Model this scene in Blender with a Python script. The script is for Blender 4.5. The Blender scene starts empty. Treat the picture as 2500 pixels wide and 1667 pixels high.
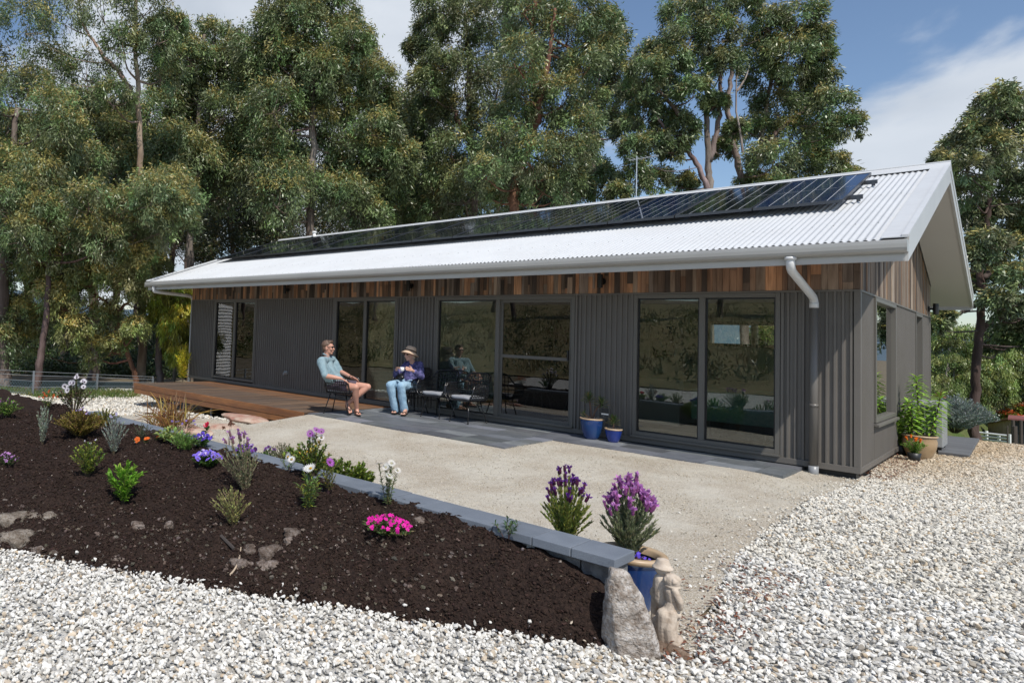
import bpy, math, random
import numpy as np
from mathutils import Vector
PI = math.pi
rng = np.random.default_rng(11)
random.seed(5)
scene = bpy.context.scene
COL = scene.collection

# ------------------------------------------------------------------ camera model
CAM = np.array([1.4371, -10.3270, 1.3913]); YAW, PIT, ROL = 0.86080, 0.0455, 0.0403
FOC, PPX, PPY = 1620.15, 668.25, 732.87       # in pixels of a 2500 x 1667 frame
Fv = np.array([-math.sin(YAW)*math.cos(PIT), math.cos(YAW)*math.cos(PIT), math.sin(PIT)])
Rv = np.cross(Fv, [0, 0, 1]); Rv /= np.linalg.norm(Rv); Uv = np.cross(Rv, Fv)
Rv, Uv = math.cos(ROL)*Rv+math.sin(ROL)*Uv, -math.sin(ROL)*Rv+math.cos(ROL)*Uv
def ray(x, y): return Fv+Rv*(x-PPX)/FOC-Uv*(y-PPY)/FOC
def atz(x, y, z): d = ray(x, y); return CAM+d*(z-CAM[2])/d[2]
def aty(x, y, Y): d = ray(x, y); return CAM+d*(Y-CAM[1])/d[1]
def att(x, y, t): return CAM+ray(x, y)*t
def ppm(P): return FOC/float((np.asarray(P)-CAM)@Fv)
cd = bpy.data.cameras.new('camera'); cam = bpy.data.objects.new('camera', cd); COL.objects.link(cam)
from mathutils import Matrix
cam.matrix_world = Matrix([[Rv[i], Uv[i], -Fv[i], CAM[i]] for i in range(3)]+[[0, 0, 0, 1]])
cd.sensor_width = 36; cd.lens = FOC/2500*36
cd.shift_x = (1250-PPX)/2500; cd.shift_y = (PPY-833.5)/2500
cd.clip_start = .05; cd.clip_end = 6000
scene.camera = cam

# ------------------------------------------------------------------ mesh helpers
class MB:
    def __init__(s): s.V, s.F, s.C, s.n = [], [], [], 0
    def add(s, V, F, c=(1, 1, 1), m=0):
        V = np.asarray(V, float).reshape(-1, 3); c = np.asarray(c, float)
        if c.ndim == 1: c = np.tile(c, (len(V), 1))
        s.V.append(V); s.C.append(c)
        if isinstance(F, tuple):
            for f in F: s.F.append((np.asarray(f, int)+s.n, m))
        else: s.F.append((np.asarray(F, int)+s.n, m))
        s.n += len(V); return s
    def build(s, name, mats, parent=None, smooth=False, loc=None):
        V = np.concatenate(s.V); C = np.concatenate(s.C)
        org = np.zeros(3)
        if parent is not None: org = np.array(ORG[parent.name])
        if loc is not None: org = np.array(loc, float)
        V = V-org
        me = bpy.data.meshes.new(name)
        me.vertices.add(len(V)); me.vertices.foreach_set('co', V.astype(np.float32).ravel())
        loops = np.concatenate([f.ravel() for f, _ in s.F]); tot = np.concatenate([np.full(len(f), f.shape[1]) for f, _ in s.F])
        mi = np.concatenate([np.full(len(f), m) for f, m in s.F])
        me.loops.add(len(loops)); me.loops.foreach_set('vertex_index', loops.astype(np.int32))
        me.polygons.add(len(tot)); st = np.concatenate([[0], np.cumsum(tot)[:-1]])
        me.polygons.foreach_set('loop_start', st.astype(np.int32)); me.polygons.foreach_set('loop_total', tot.astype(np.int32))
        me.polygons.foreach_set('material_index', mi.astype(np.int32))
        me.polygons.foreach_set('use_smooth', np.full(len(tot), bool(smooth)))
        a = me.color_attributes.new('Col', 'FLOAT_COLOR', 'POINT')
        a.data.foreach_set('color', np.c_[C, np.ones(len(C))].astype(np.float32).ravel())
        me.update(calc_edges=True); me.validate()
        for m in (mats if isinstance(mats, (list, tuple)) else [mats]): me.materials.append(m)
        o = bpy.data.objects.new(name, me); COL.objects.link(o)
        if parent is not None: o.parent = parent
        else: o.location = Vector(org)
        ORG[o.name] = tuple(org)
        return o
ORG = {}
def empty(name, loc=(0, 0, 0)):
    o = bpy.data.objects.new(name, None); o.empty_display_size = .2; COL.objects.link(o)
    o.location = Vector([float(v) for v in loc]); ORG[o.name] = tuple(float(v) for v in loc); return o
def tag(o, label=None, cat=None, group=None, kind=None):
    if label: o['label'] = label
    if cat: o['category'] = cat
    if group: o['group'] = group
    if kind: o['kind'] = kind
    return o
def struct(o): o['kind'] = 'structure'; return o
def copy_tree(o, parent=None):
    c = o.copy(); COL.objects.link(c); ORG[c.name] = ORG[o.name]
    if parent is not None: c.parent = parent
    for ch in list(o.children): copy_tree(ch, c)
    return c
def bevel(o, w=.006, seg=2):
    m = o.modifiers.new('b', 'BEVEL'); m.width = w; m.segments = seg; m.limit_method = 'ANGLE'; return o
BF = [[0, 3, 2, 1], [4, 5, 6, 7], [0, 1, 5, 4], [1, 2, 6, 5], [2, 3, 7, 6], [3, 0, 4, 7]]
def box(mb, x0, x1, y0, y1, z0, z1, c=(1, 1, 1), m=0):
    V = [[x0, y0, z0], [x1, y0, z0], [x1, y1, z0], [x0, y1, z0], [x0, y0, z1], [x1, y0, z1], [x1, y1, z1], [x0, y1, z1]]
    return mb.add(V, BF, c, m)
def hexa(mb, V, c=(1, 1, 1), m=0): return mb.add(V, BF, c, m)
def tube(mb, P, R, n=8, c=(1, 1, 1), m=0, cap=True, jit=0):
    P = np.asarray(P, float); k = len(P); R = np.broadcast_to(np.asarray(R, float), (k,))
    T = np.gradient(P, axis=0); T /= np.linalg.norm(T, axis=1)[:, None]+1e-12
    a = np.array([0, 0, 1.]) if abs(T[0][2]) < .9 else np.array([1., 0, 0])
    u = np.cross(T[0], a); u /= np.linalg.norm(u); V = []
    for i in range(k):
        u = u-T[i]*(u@T[i]); u /= np.linalg.norm(u); w = np.cross(T[i], u)
        th = np.linspace(0, 2*PI, n, endpoint=False)
        rr = R[i]*(1+jit*rng.uniform(-1, 1, n)) if jit else R[i]
        V.append(P[i]+(np.outer(np.cos(th), u)+np.outer(np.sin(th), w))*(np.asarray(rr).reshape(-1, 1) if jit else rr))
    V = np.concatenate(V); i = np.arange(k-1)[:, None]*n; j = np.arange(n)[None]; j2 = (j+1) % n
    F = np.stack([i+j, i+j2, i+n+j2, i+n+j], -1).reshape(-1, 4)
    if cap: return mb.add(V, (F, [list(range(n-1, -1, -1))], [list(range((k-1)*n, k*n))]), c, m)
    return mb.add(V, F, c, m)
def lathe(mb, prof, ctr, n=28, c=(1, 1, 1), m=0):
    prof = np.asarray(prof, float); k = len(prof); th = np.linspace(0, 2*PI, n, endpoint=False)
    V = np.stack([prof[:, 0:1]*np.cos(th), prof[:, 0:1]*np.sin(th), np.repeat(prof[:, 1:2], n, 1)], -1).reshape(-1, 3)+np.asarray(ctr)
    i = np.arange(k-1)[:, None]*n; j = np.arange(n)[None]; j2 = (j+1) % n
    F = np.stack([i+j, i+j2, i+n+j2, i+n+j], -1).reshape(-1, 4)
    return mb.add(V, F, c, m)
def smoothpath(P, n=24):
    P = np.asarray(P, float); k = len(P); Q = np.vstack([2*P[0]-P[1], P, 2*P[-1]-P[-2]]); out = []
    for t in np.linspace(0, k-1-1e-9, n):
        i = int(t); f = t-i; a, b, c, d = Q[i], Q[i+1], Q[i+2], Q[i+3]
        out.append(.5*((2*b)+(c-a)*f+(2*a-5*b+4*c-d)*f*f+(-a+3*b-3*c+d)*f**3))
    return np.array(out)
def ellips(mb, c, r, n=10, k=8, R=None, col=(1, 1, 1), m=0):
    ph = np.linspace(0, PI, k+1)[1:-1]; th = np.linspace(0, 2*PI, n, endpoint=False)
    V = [[0, 0, 1.]]+[[math.sin(p)*math.cos(t), math.sin(p)*math.sin(t), math.cos(p)] for p in ph for t in th]+[[0, 0, -1.]]
    V = np.array(V)*np.asarray(r)
    if R is not None: V = V@np.asarray(R)
    V = V+np.asarray(c); q = []; L = len(ph)
    for i in range(L-1):
        for j in range(n): q.append([1+i*n+j, 1+(i+1)*n+j, 1+(i+1)*n+(j+1) % n, 1+i*n+(j+1) % n])
    t1 = [[0, 1+j, 1+(j+1) % n] for j in range(n)]; b = 1+(L-1)*n; t2 = [[b+j, len(V)-1, b+(j+1) % n] for j in range(n)]
    return mb.add(V, (q, t1, t2) if q else (t1, t2), col, m)
def ico(sub=1):
    import bmesh
    bm = bmesh.new(); bmesh.ops.create_icosphere(bm, subdivisions=sub, radius=1)
    V = np.array([v.co[:] for v in bm.verts]); F = np.array([[v.index for v in f.verts] for f in bm.faces]); bm.free(); return V, F
ICO1, ICO2, ICO3, ICO4 = ico(1), ico(2), ico(3), ico(4)
def hsh(ix, iy, iz=0, s=0):
    h = (ix.astype(np.int64)*374761393+iy.astype(np.int64)*668265263+np.int64(1)*iz*2147483647+s*1274126177) & 0xffffffff
    h = ((h ^ (h >> 13))*1274126177) & 0xffffffff
    return ((h ^ (h >> 16)) & 0xffff)/65535.
def noise2(x, y, s=0):
    x = np.asarray(x, float); y = np.asarray(y, float); ix = np.floor(x); iy = np.floor(y); fx = x-ix; fy = y-iy
    fx = fx*fx*(3-2*fx); fy = fy*fy*(3-2*fy)
    a, b, c, d = hsh(ix, iy, 0, s), hsh(ix+1, iy, 0, s), hsh(ix, iy+1, 0, s), hsh(ix+1, iy+1, 0, s)
    return (a*(1-fx)+b*fx)*(1-fy)+(c*(1-fx)+d*fx)*fy-.5
def fbm(x, y, sc, o=4, s=0, g=.5):
    r = 0; a = 1.
    for i in range(o): r = r+a*noise2(np.asarray(x)/sc, np.asarray(y)/sc, s+i*7); sc *= .5; a *= g
    return r
def noise3(P, sc, s=0):
    return (noise2(P[:, 0]/sc+P[:, 2]/sc*.7, P[:, 1]/sc-P[:, 2]/sc*.6, s)+noise2(P[:, 2]/sc+P[:, 1]/sc*.5, P[:, 0]/sc-P[:, 1]/sc*.4, s+3))
def unit(v): v = np.asarray(v, float); return v/(np.linalg.norm(v, axis=-1, keepdims=True)+1e-12)
def rdir(n): return unit(rng.normal(size=(n, 3)))
def leaves(mb, P, D, L, W, C, m=0, fold=.0, droop=0):
    P = np.asarray(P, float); n = len(P); D = unit(D); L = np.broadcast_to(L, (n,))[:, None]; W = np.broadcast_to(W, (n,))[:, None]
    S = unit(np.cross(D, rdir(n)+1e-6)); N = np.cross(D, S)
    dr = np.array([0, 0, -1.])*droop*L
    V = np.stack([P, P+D*L*.5+S*W/2+N*W*fold, P+D*L+dr, P+D*L*.5-S*W/2+N*W*fold], 1).reshape(-1, 3)
    C = np.repeat(np.broadcast_to(np.asarray(C, float), (n, 3)), 4, 0)
    return mb.add(V, np.arange(n*4).reshape(-1, 4), C, m)
def flat_leaves(mb, P, D, L, W, C, m=0, up=(0, 0, 1), arch=.25):
    """broad leaves lying face-up, two quads each, arching"""
    P = np.asarray(P, float); n = len(P); D = unit(D); L = np.broadcast_to(L, (n,))[:, None]; W = np.broadcast_to(W, (n,))[:, None]
    S = unit(np.cross(D, np.asarray(up, float)+rng.normal(size=(n, 3))*.15)); N = np.cross(S, D)
    a = P; b = P+D*L*.4+N*L*arch*.6; e = P+D*L-np.array([0, 0, 1.])*L*arch*.6
    V = np.stack([a, b+S*W/2-N*W*.12, b-S*W/2-N*W*.12, b, e, (b+e)/2+S*W*.38+N*L*.05, (b+e)/2-S*W*.38+N*L*.05], 1)
    V = V[:, [0, 1, 3, 2, 5, 4, 6]].reshape(-1, 3)   # 0 a,1 bl,2 b,3 br,4 ml,5 tip,6 mr
    k = np.arange(n)[:, None]*7
    F = (np.concatenate([k+0, k+1, k+2], 1), np.concatenate([k+0, k+2, k+3], 1), np.concatenate([k+1, k+4, k+5, k+2], 1), np.concatenate([k+2, k+5, k+6, k+3], 1))
    return mb.add(V, F, np.repeat(np.broadcast_to(np.asarray(C, float), (n, 3)), 7, 0), m)
def vary(c, n, a=.2, hue=.08):
    c = np.asarray(c, float); v = 1+rng.uniform(-a, a, (n, 1)); return np.clip(c*v*(1+rng.uniform(-hue, hue, (n, 3))), 0, 1)

# ------------------------------------------------------------------ materials
def nmat(name):
    m = bpy.data.materials.new(name); m.use_nodes = True; nt = m.node_tree; nt.nodes.clear()
    out = nt.nodes.new('ShaderNodeOutputMaterial'); return m, nt, out
def N(nt, t, **kw):
    n = nt.nodes.new(t)
    for k, v in kw.items():
        if k in n.inputs: n.inputs[k].default_value = v
        else: setattr(n, k, v)
    return n
def mat(name, col=(.5, .5, .5), rough=.6, attr=False, n1=None, n2=None, bump=None, metal=0, spec=.5, stretch=(1, 1, 1), translucent=0, bump2=None, coat=0):
    """n1=(scale,colour,amount,detail) blotches of another colour; n2 the same, finer; bump=(scale,distance)"""
    m, nt, out = nmat(name); L = nt.links.new
    p = N(nt, 'ShaderNodeBsdfPrincipled'); p.inputs['Roughness'].default_value = rough; p.inputs['Metallic'].default_value = metal
    p.inputs['Specular IOR Level'].default_value = spec; p.inputs['Coat Weight'].default_value = coat
    tc = N(nt, 'ShaderNodeNewGeometry'); mp = N(nt, 'ShaderNodeMapping'); L(tc.outputs['Position'], mp.inputs['Vector']); mp.inputs['Scale'].default_value = stretch
    if attr:
        a = N(nt, 'ShaderNodeAttribute', attribute_name='Col'); mx = N(nt, 'ShaderNodeMix', data_type='RGBA', blend_type='MULTIPLY'); mx.inputs[0].default_value = 1
        L(a.outputs['Color'], mx.inputs[6]); mx.inputs[7].default_value = (*col, 1); c = mx.outputs[2]
    else:
        r = N(nt, 'ShaderNodeRGB'); r.outputs[0].default_value = (*col, 1); c = r.outputs[0]
    for k in (n1, n2):
        if not k: continue
        no = N(nt, 'ShaderNodeTexNoise'); no.inputs['Scale'].default_value = k[0]; no.inputs['Detail'].default_value = k[3] if len(k) > 3 else 4
        L(mp.outputs[0], no.inputs['Vector']); rp = N(nt, 'ShaderNodeMapRange'); rp.inputs[1].default_value = .38; rp.inputs[2].default_value = .62
        rp.inputs[3].default_value = 0; rp.inputs[4].default_value = k[2]; L(no.outputs['Fac'], rp.inputs[0])
        mx = N(nt, 'ShaderNodeMix', data_type='RGBA', blend_type='MULTIPLY' if attr else 'MIX'); L(rp.outputs[0], mx.inputs[0]); L(c, mx.inputs[6]); mx.inputs[7].default_value = (*k[1], 1); c = mx.outputs[2]
    L(c, p.inputs['Base Color']); nrm = None
    for b in (bump, bump2):
        if not b: continue
        no = N(nt, 'ShaderNodeTexNoise'); no.inputs['Scale'].default_value = b[0]; no.inputs['Detail'].default_value = 5; L(mp.outputs[0], no.inputs['Vector'])
        bp = N(nt, 'ShaderNodeBump'); bp.inputs['Distance'].default_value = b[1]; bp.inputs['Strength'].default_value = 1; L(no.outputs['Fac'], bp.inputs['Height'])
        if nrm: L(nrm, bp.inputs['Normal'])
        nrm = bp.outputs[0]
    if nrm: L(nrm, p.inputs['Normal'])
    sh = p.outputs[0]
    if translucent:
        tr = N(nt, 'ShaderNodeBsdfTranslucent'); L(c, tr.inputs['Color']); ms = N(nt, 'ShaderNodeMixShader'); ms.inputs[0].default_value = translucent
        L(sh, ms.inputs[1]); L(tr.outputs[0], ms.inputs[2]); sh = ms.outputs[0]
    L(sh, out.inputs['Surface']); return m
W1 = (1, 1, 1)
M = {}
M['leaf'] = mat('leaf', W1, .38, attr=True, translucent=.2, spec=.55)
M['plant'] = mat('plant', W1, .5, attr=True, translucent=.3, spec=.4)
M['petal'] = mat('petal', W1, .6, attr=True, translucent=.3, spec=.2)
M['bark'] = mat('bark', W1, .85, attr=True, n1=(1.6, (.45, .38, .34), .9, 5), n2=(9, (.5, .45, .42), .6, 4), stretch=(1, 1, .22), bump=(8, .05))
M['stem'] = mat('stem', W1, .7, attr=True)
M['mulch'] = mat('mulch', (.031, .0195, .0155), .9, n1=(3, (.041, .026, .020), .8), n2=(60, (.012, .008, .007), .8), bump=(90, .012), bump2=(25, .02), spec=.15)
M['chip'] = mat('chip', W1, .9, attr=True, spec=.15)
M['stone'] = mat('stone', W1, .75, attr=True, n1=(30, (.86, .84, .8), .7), bump=(60, .004), spec=.3)
M['rock'] = mat('rock', W1, .9, attr=True, n1=(14, (.45, .40, .36), .9, 8), n2=(60, (.62, .56, .5), .9), bump=(22, .03), bump2=(90, .01), spec=.2)
M['gravelbase'] = mat('gravelbase', (.52, .51, .48), .9, n1=(40, (.5, .49, .46), .9), n2=(12, (.26, .24, .2), .5), bump=(60, .02))
M['dust'] = mat('dust', (.46, .42, .345), .95, n1=(1.6, (.29, .225, .15), .75, 10), n2=(90, (.66, .63, .56), .65, 3), bump=(120, .012), bump2=(9, .02), spec=.1)
M['soil'] = mat('soil', (.17, .14, .10), .95, n1=(2, (.09, .08, .05), .9, 6), n2=(20, (.26, .22, .16), .6), bump=(20, .03), spec=.1)
M['grass'] = mat('grass', (.085, .125, .03), .9, n1=(.4, (.15, .15, .06), .8, 6), n2=(8, (.05, .08, .02), .7), bump=(12, .05), spec=.1)
M['drygrass'] = mat('drygrass', (.20, .18, .09), .95, n1=(.5, (.09, .10, .04), .9, 8), n2=(5, (.26, .20, .12), .8, 5), bump=(6, .1), spec=.1)
M['hill'] = mat('hill', (.09, .13, .17), 1, n1=(.02, (.11, .15, .18), .9, 6), spec=0)
M['wall'] = mat('wall', (.138, .127, .113), .45, n1=(2.5, (.15, .139, .126), .8), spec=.4)
M['frame'] = mat('frame', (.135, .127, .112), .4, spec=.4)
M['blackframe'] = mat('blackframe', (.012, .012, .013), .4)
M['roof'] = mat('roof', (.565, .585, .60), .42, n1=(1.2, (.52, .535, .545), .8, 7), n2=(14, (.60, .61, .62), .5), spec=.4)
M['trimgrey'] = mat('trimgrey', (.52, .52, .505), .35, n1=(2, (.48, .48, .47), .8, 5))
M['gutter'] = mat('gutter', (.40, .40, .385), .3, n1=(1.5, (.36, .36, .35), .8, 5), spec=.6)
M['soffit'] = mat('soffit', (.60, .585, .55), .6, n1=(1, (.57, .555, .52), .8))
M['timber'] = mat('timber', W1, .7, attr=True, n1=(6, (.35, .32, .3), .75, 8), n2=(30, (.6, .55, .5), .7, 6), stretch=(1.5, 1.5, .12), bump=(30, .004))
M['deck'] = mat('deck', W1, .6, attr=True, n1=(5, (.5, .45, .42), .7, 7), n2=(40, (.65, .6, .6), .7), stretch=(1.5, .12, 1.5), bump=(40, .003))
M['deckside'] = mat('deckside', (.30, .125, .042), .55, n1=(3, (.16, .065, .028), .9, 6), n2=(20, (.10, .05, .03), .4), stretch=(.2, 1, 1.8), bump=(30, .003))
M['paver'] = mat('paver', W1, .55, attr=True, n1=(5, (.72, .74, .76), .8, 6), n2=(60, (.8, .8, .8), .6), bump=(40, .003))
M['coping'] = mat('coping', W1, .7, attr=True, n1=(6, (.82, .83, .85), .8, 6), n2=(180, (.75, .75, .77), .6), bump=(200, .0015))
M['wallblock'] = mat('wallblock', (.16, .165, .17), .9, n1=(20, (.08, .08, .085), .8), bump=(30, .02))
M['panelglass'] = None
M['alu'] = mat('alu', (.12, .12, .125), .35, metal=.8)
M['alulight'] = mat('alulight', (.6, .62, .63), .35, metal=.6)
M['pvc'] = mat('pvc', (.66, .67, .67), .3)
M['pvcdark'] = mat('pvcdark', (.14, .13, .118), .35)
M['pvcgrey'] = mat('pvcgrey', (.25, .26, .27), .35)
M['wicker'] = mat('wicker', (.012, .012, .013), .28, spec=.6)
M['cushion'] = mat('cushion', (.30, .315, .34), .85, n1=(150, (.26, .27, .3), .6))
M['skin'] = mat('skin', (.56, .30, .215), .5, n1=(14, (.52, .25, .18), .6))
M['skinf'] = mat('skinf', (.60, .36, .27), .5, n1=(14, (.56, .3, .22), .6))
M['denim'] = mat('denim', (.33, .49, .62), .85, n1=(7, (.24, .39, .53), .8, 6), bump=(30, .006))
M['shirt'] = mat('shirt', (.20, .30, .345), .9, n1=(9, (.27, .37, .41), .8, 6), bump=(22, .008))
M['shorts'] = mat('shorts', (.085, .065, .09), .9, bump=(22, .006))
M['navy'] = mat('navy', (.03, .034, .11), .85, n1=(26, (.15, .14, .33), .85, 3), bump=(22, .006))
M['hat'] = mat('hat', (.60, .44, .32), .9, n1=(60, (.52, .38, .27), .6))
M['hatband'] = mat('hatband', (.08, .045, .03), .8)
M['hair'] = mat('hair', (.085, .05, .032), .6, n1=(60, (.16, .10, .07), .8), stretch=(1, 1, .4), bump=(70, .006))
M['hairf'] = mat('hairf', (.42, .31, .21), .6, n1=(60, (.5, .4, .3), .8), bump=(70, .006))
M['black'] = mat('black', (.01, .01, .01), .35)
M['rubber'] = mat('rubber', (.015, .015, .016), .7)
M['bluepot'] = mat('bluepot', (.014, .055, .17), .15, n1=(6, (.012, .04, .16), .8), coat=.5)
M['bluepot2'] = mat('bluepot2', (.02, .045, .25), .15, n1=(6, (.012, .03, .16), .8), coat=.5)
M['clay'] = mat('clay', (.42, .30, .18), .35, n1=(5, (.36, .24, .13), .8))
M['clayrim'] = mat('clayrim', (.48, .36, .24), .4, n1=(9, (.4, .28, .17), .8))
M['blackpot'] = mat('blackpot', (.02, .021, .022), .45)
M['potsoil'] = mat('potsoil', (.06, .035, .022), .95, n1=(40, (.03, .02, .015), .8), bump=(50, .02))
M['statue'] = mat('statue', (.56, .48, .39), .8, n1=(14, (.36, .28, .21), .9, 8), n2=(40, (.58, .5, .42), .5), bump=(50, .004))
M['white'] = mat('white', (.78, .78, .77), .5)
M['offwhite'] = mat('offwhite', (.72, .72, .69), .7)
M['teal'] = mat('teal', (.20, .31, .27), .85, n1=(20, (.12, .25, .21), .7))
M['sofa'] = mat('sofa', (.38, .37, .33), .9)
M['floor'] = mat('floor', (.30, .22, .16), .4, n1=(3, (.14, .1, .07), .8), stretch=(.2, 2, 1))
M['interior'] = mat('interior', (.72, .72, .68), .8)
M['wire'] = mat('wire', (.30, .33, .36), .5, metal=.6)
M['mesh'] = mat('mesh', (.10, .17, .19), .6)
M['brick'] = mat('brick', (.32, .24, .2), .9, n1=(6, (.4, .32, .28), .8), n2=(2, (.2, .15, .12), .5))
M['redroof'] = mat('redroof', (.22, .08, .075), .5)
M['darktimber'] = mat('darktimber', (.07, .055, .045), .8)
M['greydeck'] = mat('greydeck', (.13, .135, .14), .6, n1=(3, (.09, .09, .095), .8), stretch=(.3, 3, 1))
M['concrete'] = mat('concrete', (.42, .42, .41), .85, n1=(12, (.34, .34, .33), .7))
M['sandstone'] = mat('sandstone', (.36, .17, .125), .85, n1=(4, (.5, .42, .33), .8, 6), bump=(14, .03))
M['metalgrey'] = mat('metalgrey', (.30, .31, .31), .45)
M['dark'] = mat('dark', (.012, .014, .016), .5)
M['orange'] = mat('orange', (.5, .2, .03), .6)
# glass: real thin panes, reflection by Fresnel
def glassmat(name, tint, wav):
    m, nt, out = nmat(name); L = nt.links.new
    fr = N(nt, 'ShaderNodeFresnel'); fr.inputs['IOR'].default_value = 1.52
    mu = N(nt, 'ShaderNodeMath', operation='MULTIPLY_ADD', use_clamp=True); mu.inputs[1].default_value = 1.75; mu.inputs[2].default_value = .05; L(fr.outputs[0], mu.inputs[0])
    t = N(nt, 'ShaderNodeBsdfTransparent'); t.inputs[0].default_value = (*tint, 1); g = N(nt, 'ShaderNodeBsdfGlossy'); g.inputs['Roughness'].default_value = .0
    tc = N(nt, 'ShaderNodeNewGeometry'); no = N(nt, 'ShaderNodeTexNoise'); no.inputs['Scale'].default_value = 1.3; no.inputs['Detail'].default_value = 1; L(tc.outputs['Position'], no.inputs['Vector'])
    bp = N(nt, 'ShaderNodeBump'); bp.inputs['Distance'].default_value = wav; L(no.outputs['Fac'], bp.inputs['Height']); L(bp.outputs[0], g.inputs['Normal'])
    ms = N(nt, 'ShaderNodeMixShader'); L(mu.outputs[0], ms.inputs[0]); L(t.outputs[0], ms.inputs[1]); L(g.outputs[0], ms.inputs[2]); L(ms.outputs[0], out.inputs['Surface']); return m
M['glass'] = glassmat('glass', (.80, .86, .82), .0025)
M['screen'] = glassmat('screen', (.28, .29, .3), .001)
def panelmat():
    m, nt, out = nmat('solar cells'); L = nt.links.new
    p = N(nt, 'ShaderNodeBsdfPrincipled'); p.inputs['Roughness'].default_value = .06; p.inputs['Specular IOR Level'].default_value = .5
    a = N(nt, 'ShaderNodeAttribute', attribute_name='Col'); L(a.outputs['Color'], p.inputs['Base Color']); L(p.outputs[0], out.inputs['Surface']); return m
M['panelglass'] = panelmat()

# ------------------------------------------------------------------ terrain
def sstep(a, b, x): t = np.clip((x-a)/(b-a), 0, 1); return t*t*(3-2*t)
def T(x, y):
    x = np.asarray(x, float); y = np.asarray(y, float)
    z = -.03-.068*np.clip(-y-2.2, 0, 4.6)-.05*sstep(-.9, -.1, x)*sstep(-3, -1, y)
    z = z-.17*sstep(-9, -14, x)*sstep(-9, -4, y)-.34*sstep(-6.75, -8.0, x)*sstep(-5.6, -3.0, y)
    z = z-.22*sstep(-7.3, -8.3, x)*sstep(-2.5, -2.0, y)*sstep(-13.2, -12.5, x)
    z = z-.25*sstep(-14, -26, x)
    z = z-np.clip(y-7.1, 0, 23)*.14*sstep(-3, .4, x)-np.clip(y-8, 0, 30)*.03
    z = z-.06*np.clip(x-3, 0, 30)*sstep(-2, 4, y)
    b = np.clip(-y-12.5, 0, 60); z = z+b*.11*sstep(8, -2, x)+.02*np.clip(b-4, 0, 40)
    return z
FX = lambda x: np.interp(x, [-12, -8, -3.65, -1.97, -.2, 0], [-13.2, -11.1, -8.56, -7.54, -6.42, -6.3])
def inbed(x, y): return (x > -12) & (x < -.16) & (y < -6.2) & (y > FX(x)-.0)
def Mz(x, y):
    x = np.asarray(x, float); y = np.asarray(y, float)
    yf = FX(x); v = np.clip((-6.22-y)/np.maximum(-6.22-yf, .05), 0, 1)
    zb = np.interp(x, [-12, -8, -3, -1.2, -.75, -.4, -.16], [.1, .13, .13, .115, .065, -.0, -.13])
    zf = T(x, yf)-.015
    s = v**1.25
    z = zb*(1-s)+zf*s
    z = z+.06*np.sin(np.clip(v, 0, 1)*PI)*sstep(-2, -5, x)
    return z
def ground(x, y):
    g = T(x, y); return np.where(inbed(np.asarray(x), np.asarray(y)), np.maximum(Mz(x, y), g), g)
def hit(px, py, tmax=60):
    d = ray(px, py); t = 1.5
    while t < tmax:
        P = CAM+d*t
        if P[2] <= float(ground(P[0], P[1])): return P
        t += .01
    return P

def gaxis(lo, hi, nlo, nhi, step, far, g=1.25):
    a = list(np.arange(nlo, nhi+1e-6, step)); s = step; x = a[-1]
    while x < hi: s *= g; x += s; a.append(x)
    s = step; x = nlo
    while x > lo: s *= g; x -= s; a.insert(0, x)
    return np.array(a)
def gridmesh(X, Y, Z, keep=None):
    nx, ny = len(X), len(Y); XX, YY = np.meshgrid(X, Y, indexing='ij'); V = np.stack([XX, YY, Z], -1).reshape(-1, 3)
    i = np.arange(nx-1)[:, None]*ny; j = np.arange(ny-1)[None]; F = np.stack([i+j, i+ny+j, i+ny+j+1, i+j+1], -1)
    if keep is not None: F = F[keep]
    return V, F.reshape(-1, 4)
X = gaxis(-900, 900, -22, 8, .25, 0); Y = gaxis(-900, 1500, -16, 14, .25, 0)
XX, YY = np.meshgrid(X, Y, indexing='ij')
ZZ = T(XX, YY)-.03+fbm(XX, YY, 3, 3)*.04*(np.hypot(XX, YY) > 9)
V, F = gridmesh(X, Y, ZZ); mb = MB(); mb.add(V, F); o = struct(mb.build('ground', M['soil'], smooth=True))

def patch(name, material, x0, x1, y0, y1, st, inside, zf, skirt=False):
    X = np.arange(x0, x1+st/2, st); Y = np.arange(y0, y1+st/2, st); XX, YY = np.meshgrid(X, Y, indexing='ij')
    xc = (XX[:-1, :-1]+XX[1:, 1:])/2; yc = (YY[:-1, :-1]+YY[1:, 1:])/2
    V, F = gridmesh(X, Y, zf(XX, YY), inside(xc, yc)); mb = MB(); mb.add(V, F); return mb.build(name, material, smooth=True)
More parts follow.
